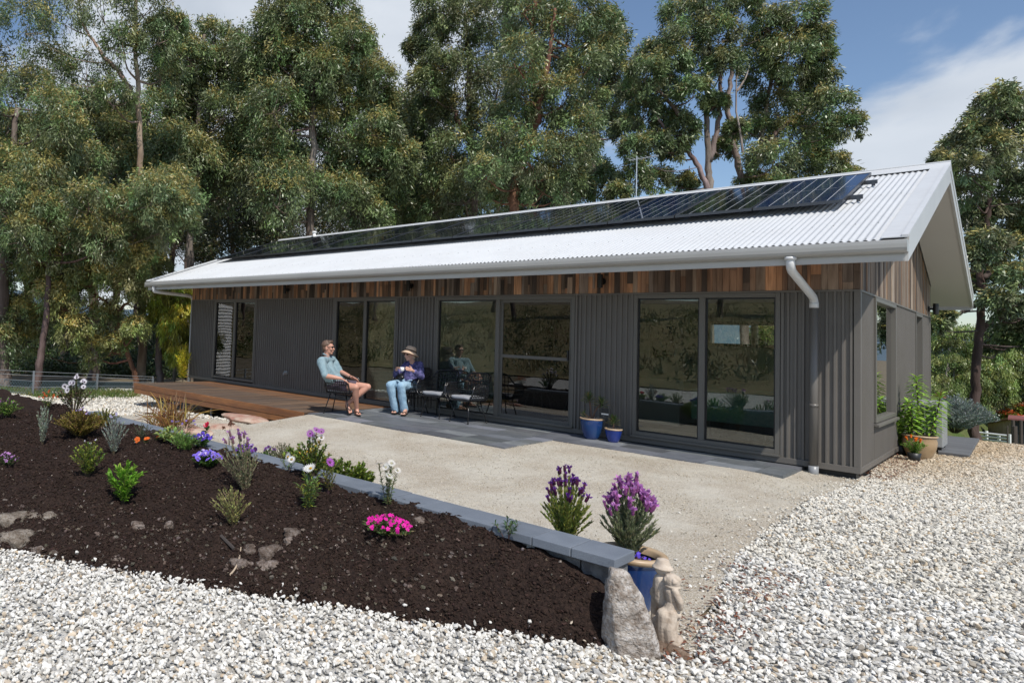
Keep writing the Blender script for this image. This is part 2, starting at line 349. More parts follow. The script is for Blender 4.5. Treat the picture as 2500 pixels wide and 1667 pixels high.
# boundary between compacted courtyard (west) and loose gravel (east)
def bx(y): return np.interp(y, [-7.5, -6.4, -5.7, -4.9, -4, -1.8, .3, 1.4], [-.35, .22, .1, -.02, -.09, -.07, .06, -.1])+.05*noise2(np.asarray(y)*2.1, 0*np.asarray(y), 4)
def court(x, y): return (x < bx(y)) & (x > -10.6+.3*np.sin(y*2)) & (y > -6.0) & (y < .35) & ~((x < -7.6) & (y > -2.6-.25*np.sin(x*1.7))) 
def court2(x, y): return court(x, y) | ((y > -6.75) & (y <= -5.9) & (x < bx(y)) & (x > -.25))
struct(patch('courtyard', M['dust'], -11, 1, -7, 1, .06, court2, lambda x, y: T(x, y)+.004+.012*fbm(x, y, .5, 4, 3)))
def grav(x, y):
    a = (x >= bx(y)) & (x < 9) & (y > -14) & (y < 7.5+.3*noise2(x, y)) & (y > -6.6)
    b = (y < FX(np.clip(x, -12, 0))+.1) & (y > -15) & (x > -12) & (x < 9) & (y <= -6.2)
    c = (x > -.3) & (y <= -6.2) & (y > -15) & (x < 9) & (x >= bx(y))
    e = (x > -17.5) & (x < -7.0) & (y > -6.2) & (y < 3.5) & ~court(x, y) & ~((x > -12.6) & (x < -6.9) & (y > -1.9))
    return a | b | c | e
struct(patch('gravel_path', M['gravelbase'], -18, 9, -15, 10, .1, grav, lambda x, y: T(x, y)-.008))
struct(patch('lawn', M['grass'], -3, 60, 7.3, 70, .25, lambda x, y: y > 7.6, lambda x, y: T(x, y)+.01))
struct(patch('grassy_bank', M['drygrass'], -70, 20, -60, -15, .5, lambda x, y: y < -15, lambda x, y: T(x, y)+.02+.05*fbm(x, y, 1.5, 4)))
# far hills
mb = MB(); 
def ridge(D, h, a0, a1, seed, base=-12, n=160):
    a = np.linspace(a0, a1, n); top = h*(.62+.55*fbm(a*9, a*0, 1.6, 4, seed)+.0)
    x = CAM[0]+np.sin(a)*D; y = CAM[1]+np.cos(a)*D
    V = np.concatenate([np.c_[x*.93, y*.93, 0*x+base], np.c_[x, y, top], np.c_[x*1.15, y*1.15, 0*x+base]]); i = np.arange(n-1)
    mb.add(V, np.concatenate([np.c_[i, i+1, i+1+n, i+n], np.c_[i+n, i+n+1, i+1+2*n, i+2*n]]))
ridge(1300, 62, -1.4, 1.3, 3); struct(mb.build('hills', M['hill'], smooth=True))

# ------------------------------------------------------------------ stones of the gravel (nobody could count them)
def stone_cols(n):
    base = np.array([[.80, .79, .76], [.72, .71, .68], [.84, .84, .83], [.60, .59, .57], [.50, .49, .47], [.56, .46, .34], [.36, .33, .29], [.66, .57, .46], [.36, .36, .36]])
    k = rng.choice(9, n, p=[.30, .20, .22, .10, .05, .03, .02, .05, .03]); return np.clip(base[k]*.92*(1+rng.uniform(-.12, .1, (n, 1)))*np.array([1.0, .99, .965]), 0, 1)
def stones(mb, P, r, cols, ICO=None, flat=.6):
    IV, IF = ICO or ICO1; n = len(P); nv = len(IV)
    var = [unit(IV)*(1+rng.uniform(-.34, .3, (nv, 1))) for _ in range(10)]
    Vt = np.stack(var)[rng.integers(0, 10, n)]; sc = np.stack([rng.uniform(.7, 1.35, n), rng.uniform(.55, 1, n), rng.uniform(.4, .8, n)*flat/.6], 1)*r[:, None]
    Vt = Vt*sc[:, None, :]
    q = unit(rng.normal(size=(n, 4))*np.array([1.6, .45, .45, 1.2])); w, x, y, z = q.T
    Rm = np.stack([np.stack([1-2*(y*y+z*z), 2*(x*y-w*z), 2*(x*z+w*y)], -1), np.stack([2*(x*y+w*z), 1-2*(x*x+z*z), 2*(y*z-w*x)], -1), np.stack([2*(x*z-w*y), 2*(y*z+w*x), 1-2*(x*x+y*y)], -1)], 1)
    Vt = np.einsum('nij,nkj->nki', Rm, Vt)+P[:, None, :]
    F = (IF[None]+np.arange(n)[:, None, None]*nv).reshape(-1, 3); mb.add(Vt.reshape(-1, 3), F, np.repeat(cols, nv, 0))
mb = MB()
def scatter(n, x0, x1, y0, y1, test): 
    x = rng.uniform(x0, x1, n); y = rng.uniform(y0, y1, n); k = test(x, y); return x[k], y[k]
def visible(x, y, m=60):
    d = np.stack([x, y, T(x, y)], -1)-CAM; t = d@Fv; px = PPX+FOC*(d@Rv)/t; py = PPY-FOC*(d@Uv)/t
    return (t > .5) & (px > -m) & (px < 2500+m) & (py < 1667+m)
def lay(mb, n, x0, x1, y0, y1, test, r0, r1, lift=.0):
    x, y = scatter(n, x0, x1, y0, y1, lambda a, b: test(a, b) & visible(a, b))
    r = rng.uniform(r0, r1, len(x))*rng.choice([.8, 1, 1.25], len(x)); z = T(x, y)+r*.15+rng.uniform(0, .014, len(x))+lift
    cc = stone_cols(len(x)); w_ = (sstep(-.8, 2.5, y)*sstep(1.6, .3, x+.15*noise2(x*2, y*2))*.8+.55*sstep(3.0, 5.5, y))[:, None]; w_ = np.clip(w_, 0, 1); cc = cc*np.array([.95, .93, .885])**(1.0*(y[:, None] > -4.2)); cc = cc*(1-w_)+cc*np.array([.74, .62, .48])*w_*rng.uniform(.8, 1.15, (len(x), 1))+0
    stones(mb, np.stack([x, y, z], 1), r, np.clip(cc, 0, 1))
fore = lambda x, y: grav(x, y) & (y < -4.2)
lay(mb, 95000, -5, 2.6, -11.5, -4.2, fore, .0085, .016)
lay(mb, 26000, -5, 2.6, -11.5, -4.2, fore, .009, .018, .010)
lay(mb, 20000, -10, -4, -13, -7, lambda x, y: grav(x, y), .015, .022)
mid = lambda x, y: grav(x, y) & (y >= -4.2) & (x > -1)
lay(mb, 78000, -.4, 4.5, -4.2, 3, mid, .0095, .017)
lay(mb, 46000, -.4, 4.5, 3, 8.2, mid, .013, .021)
lay(mb, 9000, -.9, .3, -6.3, 1.2, lambda x, y: court2(x, y) & (rng.uniform(size=x.shape) < np.exp((x-bx(y))/.09)), .006, .013)
lay(mb, 26000, -17, -6.8, -6.2, 2, lambda x, y: grav(x, y) & (x < -6.5), .02, .034)
tag(mb.build('gravel_stones', M['stone']), kind='stuff', label='loose white crushed gravel stones')
# fine grit on the courtyard
mb = MB(); x, y = scatter(95000, -10, .3, -6.1, .2, lambda a, b: court2(a, b) & visible(a, b))
k = rng.uniform(size=len(x)) < np.clip(.25+.8*fbm(x, y, .8, 3, 9)+.6*sstep(-.6, 0, x-bx(y)), 0, 1); x, y = x[k], y[k]
r = rng.uniform(.0025, .0065, len(x)); stones(mb, np.stack([x, y, T(x, y)+.008], 1), r, stone_cols(len(x))*np.array([.88, .82, .7])*rng.uniform(.5, 1.1, (len(x), 1)))
tag(mb.build('courtyard_grit', M['stone']), kind='stuff', label='fine tan grit on the compacted courtyard')
# fallen brown leaves along the gravel edge and against the wall
mb = MB(); x = rng.normal(.12, .14, 260); y = rng.uniform(-6.3, -4.4, 260); x2 = rng.uniform(-.02, .3, 300)**1.0; y2 = rng.uniform(.2, 3.6, 300)
x = np.r_[x, x2]; y = np.r_[y, y2]; P = np.stack([x, y, T(x, y)+.026], 1); D = unit(np.c_[rng.normal(size=(len(x), 2)), rng.uniform(-.2, .3, len(x))])
flat_leaves(mb, P, D, rng.uniform(.03, .06, len(x)), .014, vary((.2, .085, .05), len(x), .5))
tag(mb.build('fallen_leaves', M['plant']), kind='stuff', label='scattered dry brown leaves on the gravel')

# ------------------------------------------------------------------ mulch bed
st = .022; X = np.arange(-11.5, -.1, st); Y = np.arange(-12.5, -6.18, st); XX, YY = np.meshgrid(X, Y, indexing='ij')
xc = (XX[:-1, :-1]+XX[1:, 1:])/2; yc = (YY[:-1, :-1]+YY[1:, 1:])/2
edge = .05*noise2(XX*3, YY*3, 5)+.03*noise2(XX*9, YY*9, 6)
lump = fbm(XX, YY, .5, 3, 21)*.05+fbm(XX, YY, .13, 3, 31, .6)*.058
ZM = Mz(XX, YY)+lump+.01
fd = YY-FX(XX)+edge; ZM = np.where(fd < .1, ZM-(.1-np.maximum(fd, -.1))*.5, ZM)
keep = (yc > FX(xc)-.08+edge[:-1, :-1]) & visible(xc, yc, 120)
V, F = gridmesh(X, Y, ZM, keep); mb = MB(); mb.add(V, F); mo = mb.build('mulch_bed', M['mulch'], smooth=True); struct(mo)
def mulch_z(x, y): return Mz(x, y)+fbm(x, y, .5, 3, 21)*.05+fbm(x, y, .13, 3, 31, .6)*.058+.01
mb = MB(); x, y = scatter(230000, -8, -.17, -11, -6.24, lambda a, b: inbed(a, b) & visible(a, b))
near = np.hypot(x-CAM[0], y-CAM[1]); k = rng.uniform(size=len(x)) < np.clip(6.5/near**1.3, .15, 1)*.8; x, y, near = x[k], y[k], near[k]
n = len(x); P = np.stack([x, y, mulch_z(x, y)+.002], 1); D = unit(np.c_[rng.normal(size=(n, 2)), rng.normal(0, .35, n)])
c = vary((.036, .0225, .0175), n, .55); g = rng.uniform(size=n) < .05; c[g] = vary((.16, .13, .10), int(g.sum()), .5)
sz = rng.uniform(.4, 1, n)*(1+near*.06); leaves(mb, P-D*.01, D, .022*sz+.006, .008*sz, c, fold=.4)
n2 = 26000; k = rng.integers(0, n, n2); r = rng.uniform(.004, .014, n2)*sz[k]; stones(mb, P[k]+np.array([0, 0, .003]), r, vary((.031, .0195, .0155), n2, .5))
n3 = 420; k = rng.integers(0, n, n3); stones(mb, P[k]+np.array([0, 0, .003]), rng.uniform(.004, .012, n3), vary((.22, .19, .17), n3, .5))
fd_ = (y-FX(x)); k = np.nonzero(rng.uniform(size=n) < .075*np.exp(-((fd_-.45)/.35)**2)*(x < -.9))[0]; stones(mb, P[k], rng.uniform(.006, .02, len(k)), vary((.105, .085, .07), len(k), .5), ICO2, .5)
k = np.nonzero(rng.uniform(size=n) < .05*np.exp(-(fd_/.08)**2))[0]; stones(mb, P[k]+np.array([0, 0, .006]), rng.uniform(.008, .018, len(k)), stone_cols(len(k))*.9)
tag(mb.build('mulch_chips', M['chip']), kind='stuff', label='dark brown shredded bark mulch')

# ------------------------------------------------------------------ retaining wall with coping slabs
rw = empty('retaining_wall', (-.2, -6.1, -.3)); tag(rw, 'low garden wall with smooth blue-grey coping slabs along the mulch bed', 'wall')
mb = MB(); box(mb, -7.6, -.42, -6.19, -6.0, -.6, .092); mb.build('wall_core', M['wallblock'], rw)
mb = MB(); box(mb, -.415, -.215, -6.19, -6.0, -.45, .092); o = mb.build('corner_block', M['wallblock'], rw); bevel(o, .01)
mb = MB()
for x in np.arange(-.75, -7.5, -.42): box(mb, x, x+.05, -6.215, -6.192, -.5, .09)
mb.build('joint_ribs', M['metalgrey'], rw)
xs = [-.19, -.45, -.70]+list(np.arange(-.98, -7.6, -.29))
for a, b in zip(xs[:-1], xs[1:]):
    mb = MB(); c = np.array([.175, .20, .235])*random.uniform(.93, 1.07); dz = random.uniform(-.002, .002)
    box(mb, b+.0035, a-.0015, -6.255+random.uniform(-.003, .003), -5.965, .094, .15+dz, c); o = mb.build('coping_slab', M['coping'], rw); bevel(o, .005)

# ------------------------------------------------------------------ patio pavers
mb = MB(); yrow = 0.32
rows = []
def paverrow(x0, x1, y0, y1, w):
    x = x1
    first = random.uniform(.15, w)
    while x > x0+1e-6:
        xa = max(x0, x-first); first = w
        c = np.array([.155, .165, .178])*random.choice([.7, .85, .95, 1.0, 1.15, 1.5])*np.array([1, random.uniform(.97, 1.02), random.uniform(.94, 1.06)])
        z = random.uniform(-.0015, .0015)
        box(mb, xa+.003, x-.003, y0+.003, y1-.003, -.09, -.012+z, c); x = xa
for y in np.arange(-2.28, -.95, .33): paverrow(-6.9, -3.18, y, min(y+.33, -.97), .55)
for y in np.arange(-.97, .3, .32): paverrow(-6.9, -.5, y, y+.32, .55)
o = struct(mb.build('patio_paving', M['paver']))
mb = MB(); box(mb, -6.89, -3.19, -2.27, .25, -.12, -.02); box(mb, -3.19, -.51, -.965, .25, -.12, -.02); struct(mb.build('paving_bed', M['wallblock']))

# ------------------------------------------------------------------ house
H = empty('house', (-7, 3.6, 0)); tag(H, 'long single storey house with charcoal ribbed metal cladding, timber gable band and pale corrugated roof', 'house')
L_, D_, H1 = 14.0, 7.3, 2.15
RX1, RX0, YE, YR, SL = .54, -14.68, -1.16, 3.65, .349
def zr(y): return 2.563+SL*(y-YE) if y <= YR else 2.563+SL*(YR-YE)-SL*(y-YR)
def rib(mb, p0, p1, z0, z1, nrm, pitch=.0755, dep=.024):
    """ribbed sheet between p0 and p1 (xy), normal nrm outwards"""
    p0 = np.array(p0, float); p1 = np.array(p1, float); Ln = np.linalg.norm(p1-p0); d = (p1-p0)/Ln; nrm = np.array(nrm, float)
    s, h = [0], [0]; x = .02
    while x+pitch < Ln+.02:
        for a, b in ((.030, 0), (.037, 1), (.058, 1), (.065, 0)):
            if x+a < Ln: s.append(x+a); h.append(b)
        x += pitch
    s.append(Ln); h.append(0); s = np.array(s); h = np.array(h, float)*dep
    Q = p0+s[:, None]*d+h[:, None]*nrm; n = len(Q)
    V = np.concatenate([np.c_[Q, np.full(n, z0)], np.c_[Q, np.full(n, z1)]]); i = np.arange(n-1)
    mb.add(V, np.c_[i, i+1, i+1+n, i+n])
WINS = [(-12.93, -11.2, 'l'), (-8.52, -6.83, 'm'), (-5.92, -3.33, 'c'), (-2.48, -.73, 'r')]
xe = [-14.0]+[v for w in WINS for v in w[:2]]+[0.0]
for i in range(0, len(xe), 2):
    mb = MB(); rib(mb, (xe[i]+.005, 0), (xe[i+1]-.03 if i == len(xe)-2 else xe[i+1]-.005, 0), .072, 2.128, (0, -1)); mb.build('metal_cladding', M['wall'], H)
# gable cladding around window y .97-2.74 and door 5.12-6.03
GW = (.97, 2.74, .53, 2.12); GD = (5.12, 6.03)
for ya_, yb_, zt2 in ((.03, GW[0], 2.128), (GW[0], GW[1], GW[2]), (GW[1], GD[0], 2.128), (GD[1], D_-.03, 2.128)): mb = MB(); rib(mb, (0, ya_), (0, yb_), .072, zt2, (1, 0)); mb.build('metal_cladding', M['wall'], H)
mb = MB()   # solid wall core behind the sheets, with openings
for i in range(0, len(xe), 2): box(mb, xe[i]+(.0 if i else 0), xe[i+1]-(.006 if i == len(xe)-2 else 0), .004, .12, -.0, 2.75)
for w in WINS: box(mb, w[0], w[1], .006, .12, 2.135, 2.74)
for a, b, z0, z1 in ((.12, GW[0], 0, 2.9), (GW[0], GW[1], 0, GW[2]-.03), (GW[1], GD[0], 0, 2.9), (GD[1], D_-.1, 0, 2.9)): box(mb, -.12, -.004, a, b, z0, z1)
box(mb, -.118, -.006, GW[0], GW[1], 2.13, 2.89); box(mb, -.118, -.006, GD[0], GD[1], 2.13, 2.89)
box(mb, -14.0, -13.88, .12, D_, 0, 2.9)
box(mb, -13.9, -3.6, D_-.12, D_, 0, 2.74); box(mb, -3.6, -1.9, D_-.12, D_, 0, 1.46); box(mb, -3.6, -1.9, D_-.12, D_, 1.98, 2.74); box(mb, -1.9, -.005, D_-.12, D_, 0, 2.74)
mb.build('wall', M['wallblock'], H)
mb = MB()   # trims
box(mb, -14.03, .032, -.034, -.002, 0, .072); box(mb, .002, .034, 0, D_+.0, 0, .07); box(mb, -14.03, .033, -.036, -.002, 2.128, 2.152); box(mb, .002, .035, 0, D_, 2.127, 2.151)
box(mb, -.03, .033, -.033, -.003, .072, 2.128); box(mb, .003, .0315, -.003, .03, .072, 2.128); box(mb, -14.03, -13.97, -.033, -.003, .072, 2.128); box(mb, .003, .0315, D_-.03, D_+.03, .072, 2.128)
for i in range(1, len(xe)-1): 
    s = .03 if i % 2 == 0 else -.03
    box(mb, min(xe[i], xe[i]+s), max(xe[i], xe[i]+s), -.031, -.003, .0725, 2.1275)
bevel(mb.build('corner_trim', M['wall'], H), .003)
mb = MB(); box(mb, -13.9, -.05, .3, D_-.2, -.6, -.001); box(mb, -13.9, -.02, .05, .25, -.5, -.002); box(mb, -.2, -.02, .3, D_-.1, -.5, -.002); mb.build('subfloor', M['dark'], H)
# timber band
TC = np.array([[.06, .045, .036], [.11, .080, .060], [.19, .125, .085], [.27, .165, .105], [.38, .22, .13], [.45, .25, .14], [.28, .22, .17], [.20, .165, .14]])*1.25
mb = MB(); x = -14.02
while x < -.0:
    w = random.choice([.035, .05, .05, .065, .065, .08, .1]); x1 = min(x+w, .035); cuts = [2.153, 2.76]
    if random.random() < .35: cuts.insert(1, random.uniform(2.22, 2.5))
    for a, b in zip(cuts[:-1], cuts[1:]):
        c = TC[random.randrange(8)]*random.uniform(.8, 1.25)
        if x > -3.5 : c = c*np.array([1.1, 1.03, 1])
        d = random.uniform(0, .008); box(mb, x+.0015, x1-.0015, -.022-d, -.001, a+.001, b-.001, c)
    x = x1
mb.build('timber_band', M['timber'], H)
mb = MB(); y = -.02; GC = 1.35*np.array([[.13, .10, .075], [.20, .15, .11], [.27, .21, .155], [.085, .06, .045], [.25, .15, .08], [.30, .25, .2], [.16, .13, .105]])
while y < D_+.02:
    w = random.choice([.035, .05, .065, .08, .1]); y1 = min(y+w, D_+.03); c = GC[random.randrange(7)]*random.uniform(.8, 1.2); d = random.uniform(0, .008)
    za, zb = zr(y)-.225, zr(y1)-.225
    V = [[.001, y+.001, 2.153], [.022+d, y+.001, 2.153], [.022+d, y1-.001, 2.153], [.001, y1-.001, 2.153], [.001, y+.001, za], [.022+d, y+.001, za], [.022+d, y1-.001, zb], [.001, y1-.001, zb]]
    hexa(mb, V, c); y = y1
o = mb.build('gable_timber', M['timber'], H)
# roof sheet
pitch = .066; xs = np.arange(RX0+.02, RX1-.19, pitch/8); prof = .0095*np.sin(xs*2*PI/pitch)
def sheet(ya, yb, off=0):
    mb = MB(); V = np.concatenate([np.c_[xs, np.full(len(xs), ya), zr(ya)+prof+off], np.c_[xs, np.full(len(xs), yb), zr(yb)+prof+off]]); n = len(xs); i = np.arange(n-1)
    mb.add(V, np.c_[i, i+1, i+1+n, i+n]); return mb
mb = sheet(YE+.06, YR-.02); m2 = sheet(YR+.02, 8.4); mb.add(np.concatenate(m2.V), m2.F[0][0])
roof = mb.build('roof', M['roof'], H, smooth=True)
def slab(mb, x0, x1, ya, yb, o0, o1):
    V = [[x0, ya, zr(ya)+o0], [x1, ya, zr(ya)+o0], [x1, yb, zr(yb-1e-9)+o0], [x0, yb, zr(yb-1e-9)+o0], [x0, ya, zr(ya)+o1], [x1, ya, zr(ya)+o1], [x1, yb, zr(yb-1e-9)+o1], [x0, yb, zr(yb-1e-9)+o1]]
    hexa(mb, V)
for (xa, xb), (xc_, xd_) in (((RX1-.20, RX1+.004), (RX1-.045, RX1+.006)), ((RX0-.004, RX0+.2), (RX0-.006, RX0+.045))):
    mb = MB(); slab(mb, xa, xb, YE+.03, YR, .021, .03); slab(mb, xa, xb, YR, 8.42, .021, .03); slab(mb, xc_, xd_, YE+.03, YR, .0302, .05); slab(mb, xc_, xd_, YR, 8.42, .0302, .05); mb.build('barge_cap', M['roof'], roof)
mb = MB(); 
for s in (1, -1):
    V = []
    for x in (RX0-.003, RX1+.008): 
        for yy, oo in ((YR, .075), (YR-s*.19, .03), (YR-s*.19, .022), (YR, .06)): V.append([x, yy, zr(yy)+oo])
    mb.add(V, ([[0, 1, 5, 4], [1, 2, 6, 5], [2, 3, 7, 6]], [[0, 3, 2, 1], [4, 5, 6, 7]]))
tube(mb, [[RX0-.003, YR, zr(YR)+.072], [RX1+.008, YR, zr(YR)+.072]], .018, 10)
mb.build('ridge_cap', M['roof'], roof)
mb = MB()   # screws
for yy, st_ in ((YE+.1, 3), (-.25, 3), (1.6*1.0, 3)):
    for x in xs[::8][::3]:
        xx = round((x-pitch*.25)/pitch)*pitch+pitch*.25
        ellips(mb, (xx, yy, zr(yy)+.012), (.007, .007, .006), 6, 4)
mb.build('roof_screws', M['metalgrey'], roof)['kind'] = 'stuff'
mb = MB(); slab(mb, RX0, RX0+.03, YE+.1, YR, -.24, .018); slab(mb, RX0, RX0+.03, YR, 8.34, -.24, .018); mb.build('barge_board', M['trimgrey'], H)
mb = MB()   # barge boards
for xa, xb in ((RX1-.03, RX1),):
    slab(mb, xa, xb, YE+.1, YR, -.24, .018); slab(mb, xa, xb, YR, 8.34, -.24, .018)
for xa, xb in ((RX1-.0, RX1+.006),):
    slab(mb, xa, xb, YE+.1, YR, -.07, .03); slab(mb, xa, xb, YR, 8.34, -.07, .03)
mb.build('barge_board', M['trimgrey'], H)
mb = MB(); slab(mb, RX0+.031, RX1-.031, YE+.14, -.03, -.225, -.20); slab(mb, RX0+.031, RX1-.031, D_+.03, 8.3, -.225, -.20)
slab(mb, .04, RX1-.031, -.03, YR, -.225, -.20); slab(mb, .04, RX1-.031, YR, D_+.03, -.225, -.20); slab(mb, RX0+.031, -14.04, -.03, YR, -.225, -.20); slab(mb, RX0+.031, -14.04, YR, D_+.03, -.225, -.20)
mb.build('soffit', M['soffit'], H)
mb = MB(); box(mb, RX0+.004, RX1-.001, -1.052, -1.03, 2.362, 2.57); box(mb, RX0+.004, RX1-.001, -1.058, -1.0525, 2.372, 2.43); mb.build('fascia', M['trimgrey'], H); mb = MB(); box(mb, RX0+.004, RX1-.001, 8.3, 8.34, 2.33, 2.5); mb.build('fascia', M['trimgrey'], H)
# gutter: rounded front profile swept along x
pr = [(-1.054, 2.57), (-1.054, 2.455), (-1.075, 2.445), (-1.12, 2.447), (-1.15, 2.462), (-1.165, 2.49), (-1.168, 2.53), (-1.166, 2.566), (-1.155, 2.572), (-1.150, 2.564), (-1.155, 2.53), (-1.15, 2.49), (-1.12, 2.46), (-1.07, 2.46), (-1.064, 2.565)]
mb = MB(); n = len(pr); V = [[RX0, a, b] for a, b in pr]+[[RX1, a, b] for a, b in pr]; i = np.arange(n-1); mb.add(V, np.c_[i, i+1, i+1+n, i+n])
box(mb, RX1-.002, RX1+.002, -1.166, -1.055, 2.447, 2.568); box(mb, RX0-.002, RX0+.002, -1.166, -1.055, 2.447, 2.568)
mb.build('gutter', M['gutter'], H)
# downpipes
mb = MB(); a = np.array([-.42, -1.10, 2.45])
P = smoothpath([a, a+[0, 0, -.07], a+[0, .05, -.14], [-.40, -.70, 2.17], [-.39, -.20, 2.02], [-.39, -.10, 1.95], [-.39, -.085, 1.86]], 30)
P = np.concatenate([[a], [a+[0, 0, -.08]], smoothpath([a+[0, .02, -.12], a+[0, .07, -.155]], 5), smoothpath([[-.39, -.16, 2.06], [-.39, -.10, 2.02], [-.39, -.09, 1.95]], 6), [[-.39, -.09, 2.05-.12]]])
dp = mb; tube(mb, P, .043, 16)
tube(mb, [a+[0, 0, .0], a+[0, 0, -.035]], .056, 16); tube(mb, [[-.39, -.09, 2.0], [-.39, -.09, 1.93]], .047, 16)
d0 = mb.build('downpipe', M['pvc'], H, smooth=True)
mb = MB(); tube(mb, [[-.39, -.09, 1.94], [-.39, -.09, .0]], .044, 16); tube(mb, [[-.39, -.09, .77], [-.39, -.09, .73]], .047, 16); mb.build('lower_pipe', M['pvcdark'], d0, smooth=True)
mb = MB(); tube(mb, [[-.39, -.09, .03], [-.39, -.09, -.12]], .05, 16); mb.build('pipe_socket', M['pvcgrey'], d0, smooth=True)
mb = MB(); P = smoothpath([[-14.3, -1.10, 2.45], [-14.3, -1.09, 2.36], [-14.3, -1.0, 2.31], [-14.15, -.3, 2.27], [-14.12, -.06, 2.25], [-14.12, 0.05, 2.2], [-14.12, .06, 2.1]], 26); tube(mb, P, .045, 14)
tube(mb, [[-14.12, .06, 2.1], [-14.12, .06, -.3]], .045, 14); mb.build('downpipe', M['pvc'], H, smooth=True)

# windows and sliding doors: frame > panes
def window(name, x0, x1, z0, z1, mull, leafdark=None, transom=None, screen=(), handle=None, dep=.05):
    mb = MB(); f = .055; yo = -.036; yi = dep
    box(mb, x0+.006, x0+f, yo, yi, z0, z1); box(mb, x1-f, x1-.006, yo, yi, z0, z1); box(mb, x0+f, x1-f, yo+.001, yi, z1-f, z1); box(mb, x0+f, x1-f, yo+.001, yi, z0, z0+f)
    for m_ in mull: box(mb, m_-.035, m_+.035, yo+.003, yi, z0+f, z1-f)
    w = bevel(mb.build(name, M['frame'], H), .003)
    ed = [x0+f]+sum([[m_-.035, m_+.035] for m_ in mull], [])+[x1-f]
    for i in range(0, len(ed), 2):
        a, b = ed[i], ed[i+1]; k = i//2
        mb = MB(); s = .02 if k not in screen else .045; yy = .0 if k not in screen else .012
        box(mb, a, a+s, yy, yy+.03, z0+f, z1-f); box(mb, b-s, b, yy, yy+.03, z0+f, z1-f); box(mb, a+s, b-s, yy, yy+.03, z0+f, z0+f+s); box(mb, a+s, b-s, yy, yy+.03, z1-f-s, z1-f)
        if transom and k in screen: box(mb, a+s, b-s, yy, yy+.03, transom-.025, transom+.025)
        mb.build('sash', M['frame'] if k in screen else M['blackframe'], w)
        mb = MB(); box(mb, a+s, b-s, yy+.012, yy+.016, z0+f+s, z1-f-s); mb.build('pane', M['screen'] if k in screen and transom else M['glass'], w)
    return w
window('window', -12.93, -11.2, .10, 2.125, [-12.05])
window('sliding_door', -8.52, -6.83, .02, 2.125, [-7.66])
w3 = window('sliding_door', -5.92, -3.33, .05, 2.125, [-4.66], transom=1.12, screen=(1,))
mb = MB(); box(mb, -3.43, -3.41, -.07, -.035, 1.1, 1.26); mb.build('handle', M['blackframe'], w3)
window('window', -2.48, -.73, .10, 2.125, [-1.60])
mb = MB(); 
for a, b in ((-5.92, -3.33), (-2.48, -.73)): box(mb, a, b, -.075, -.03, .075, .10)
mb.build('door_sill', M['frame'], H)
# gable window and gable door
mb = MB(); y0, y1, z0, z1 = GW; f = .05
for a, b, c, d in ((y0, y0+f, z0, z1), (y1-f, y1, z0, z1), (y0+f, y1-f, z1-f, z1), (y0+f, y1-f, z0, z0+f)): box(mb, -.05, .045, a, b, c, d)
hexa(mb, [[-.02, y0-.02, z0-.035], [.075, y0-.02, z0-.05], [.075, y1+.02, z0-.05], [-.02, y1+.02, z0-.035], [-.02, y0-.02, z0-.002], [.075, y0-.02, z0-.018], [.075, y1+.02, z0-.018], [-.02, y1+.02, z0-.002]])
w = bevel(mb.build('window', M['frame'], H), .003); mb = MB(); box(mb, -.012, -.008, y0+f, y1-f, z0+f, z1-f); mb.build('pane', M['glass'], w)
mb = MB(); y0, y1 = GD
for a, b, c, d in ((y0, y0+f, .07, 2.125), (y1-f, y1, .07, 2.125), (y0+f, y1-f, 2.075, 2.125)): box(mb, -.1, .036, a, b, c, d)
w = mb.build('door', M['frame'], H); mb = MB(); box(mb, -.09, -.085, y0+f, y1-f, .1, 2.075); mb.build('pane', M['glass'], w); mb = MB(); box(mb, -.09, -.05, y0+.4, y0+.46, .1, 2.07); mb.build('door_stile', M['frame'], w)
# back window frame
mb = MB()
for a, b, c, d in ((-3.6, -3.55, 1.46, 1.98), (-1.95, -1.9, 1.46, 1.98), (-3.55, -1.95, 1.46, 1.51), (-3.55, -1.95, 1.93, 1.98)): box(mb, a, b, D_-.13, D_+.01, c, d)
w = mb.build('window', M['blackframe'], H)
# outdoor tap / vent on the wall
mb = MB(); p = np.array([-10.0, -.0, .43]); tube(mb, [p+[0, -.0, 0], p+[0, -.07, 0]], .045, 14); tube(mb, smoothpath([p+[0, -.06, 0], p+[0, -.10, 0], p+[0, -.11, -.05]], 6), .018, 8); mb.build('wall_vent', M['metalgrey'], H, smooth=True)
mb = MB(); p = np.array([-13.0, 3.60, 4.17]); tube(mb, [p+[0, 0, 0], p+[0, 0, .26]], .05, 12); tube(mb, [p+[0, 0, .22], p+[0, 0, .27]], .068, 12); mb.build('vent_pipe', M['white'], H, smooth=True)
# interior rooms
mb = MB(); box(mb, -13.88, -.12, .12, D_-.12, -.0005, .05); mb.build('floor', M['floor'], H)
mb = MB(); box(mb, -13.88, -.121, .121, D_-.121, 2.42, 2.45); mb.build('ceiling', M['offwhite'], H)
for q_ in ((-13.87, -8.8, 4.1, 4.2, .051, 2.419), (-6.6, -6.5, .13, 4.4, .051, 2.419), (-10.0, -9.9, .13, 4.09, .051, 2.419), (-8.7, -3.65, D_-.14, D_-.122, .051, 2.41), (-1.85, -.14, D_-.14, D_-.122, .051, 2.41), (-3.64, -1.86, D_-.14, D_-.122, 2.0, 2.41), (-3.64, -1.86, D_-.14, D_-.122, .051, 1.44)): mb = MB(); box(mb, *q_); mb.build('inner_wall', M['interior'], H)

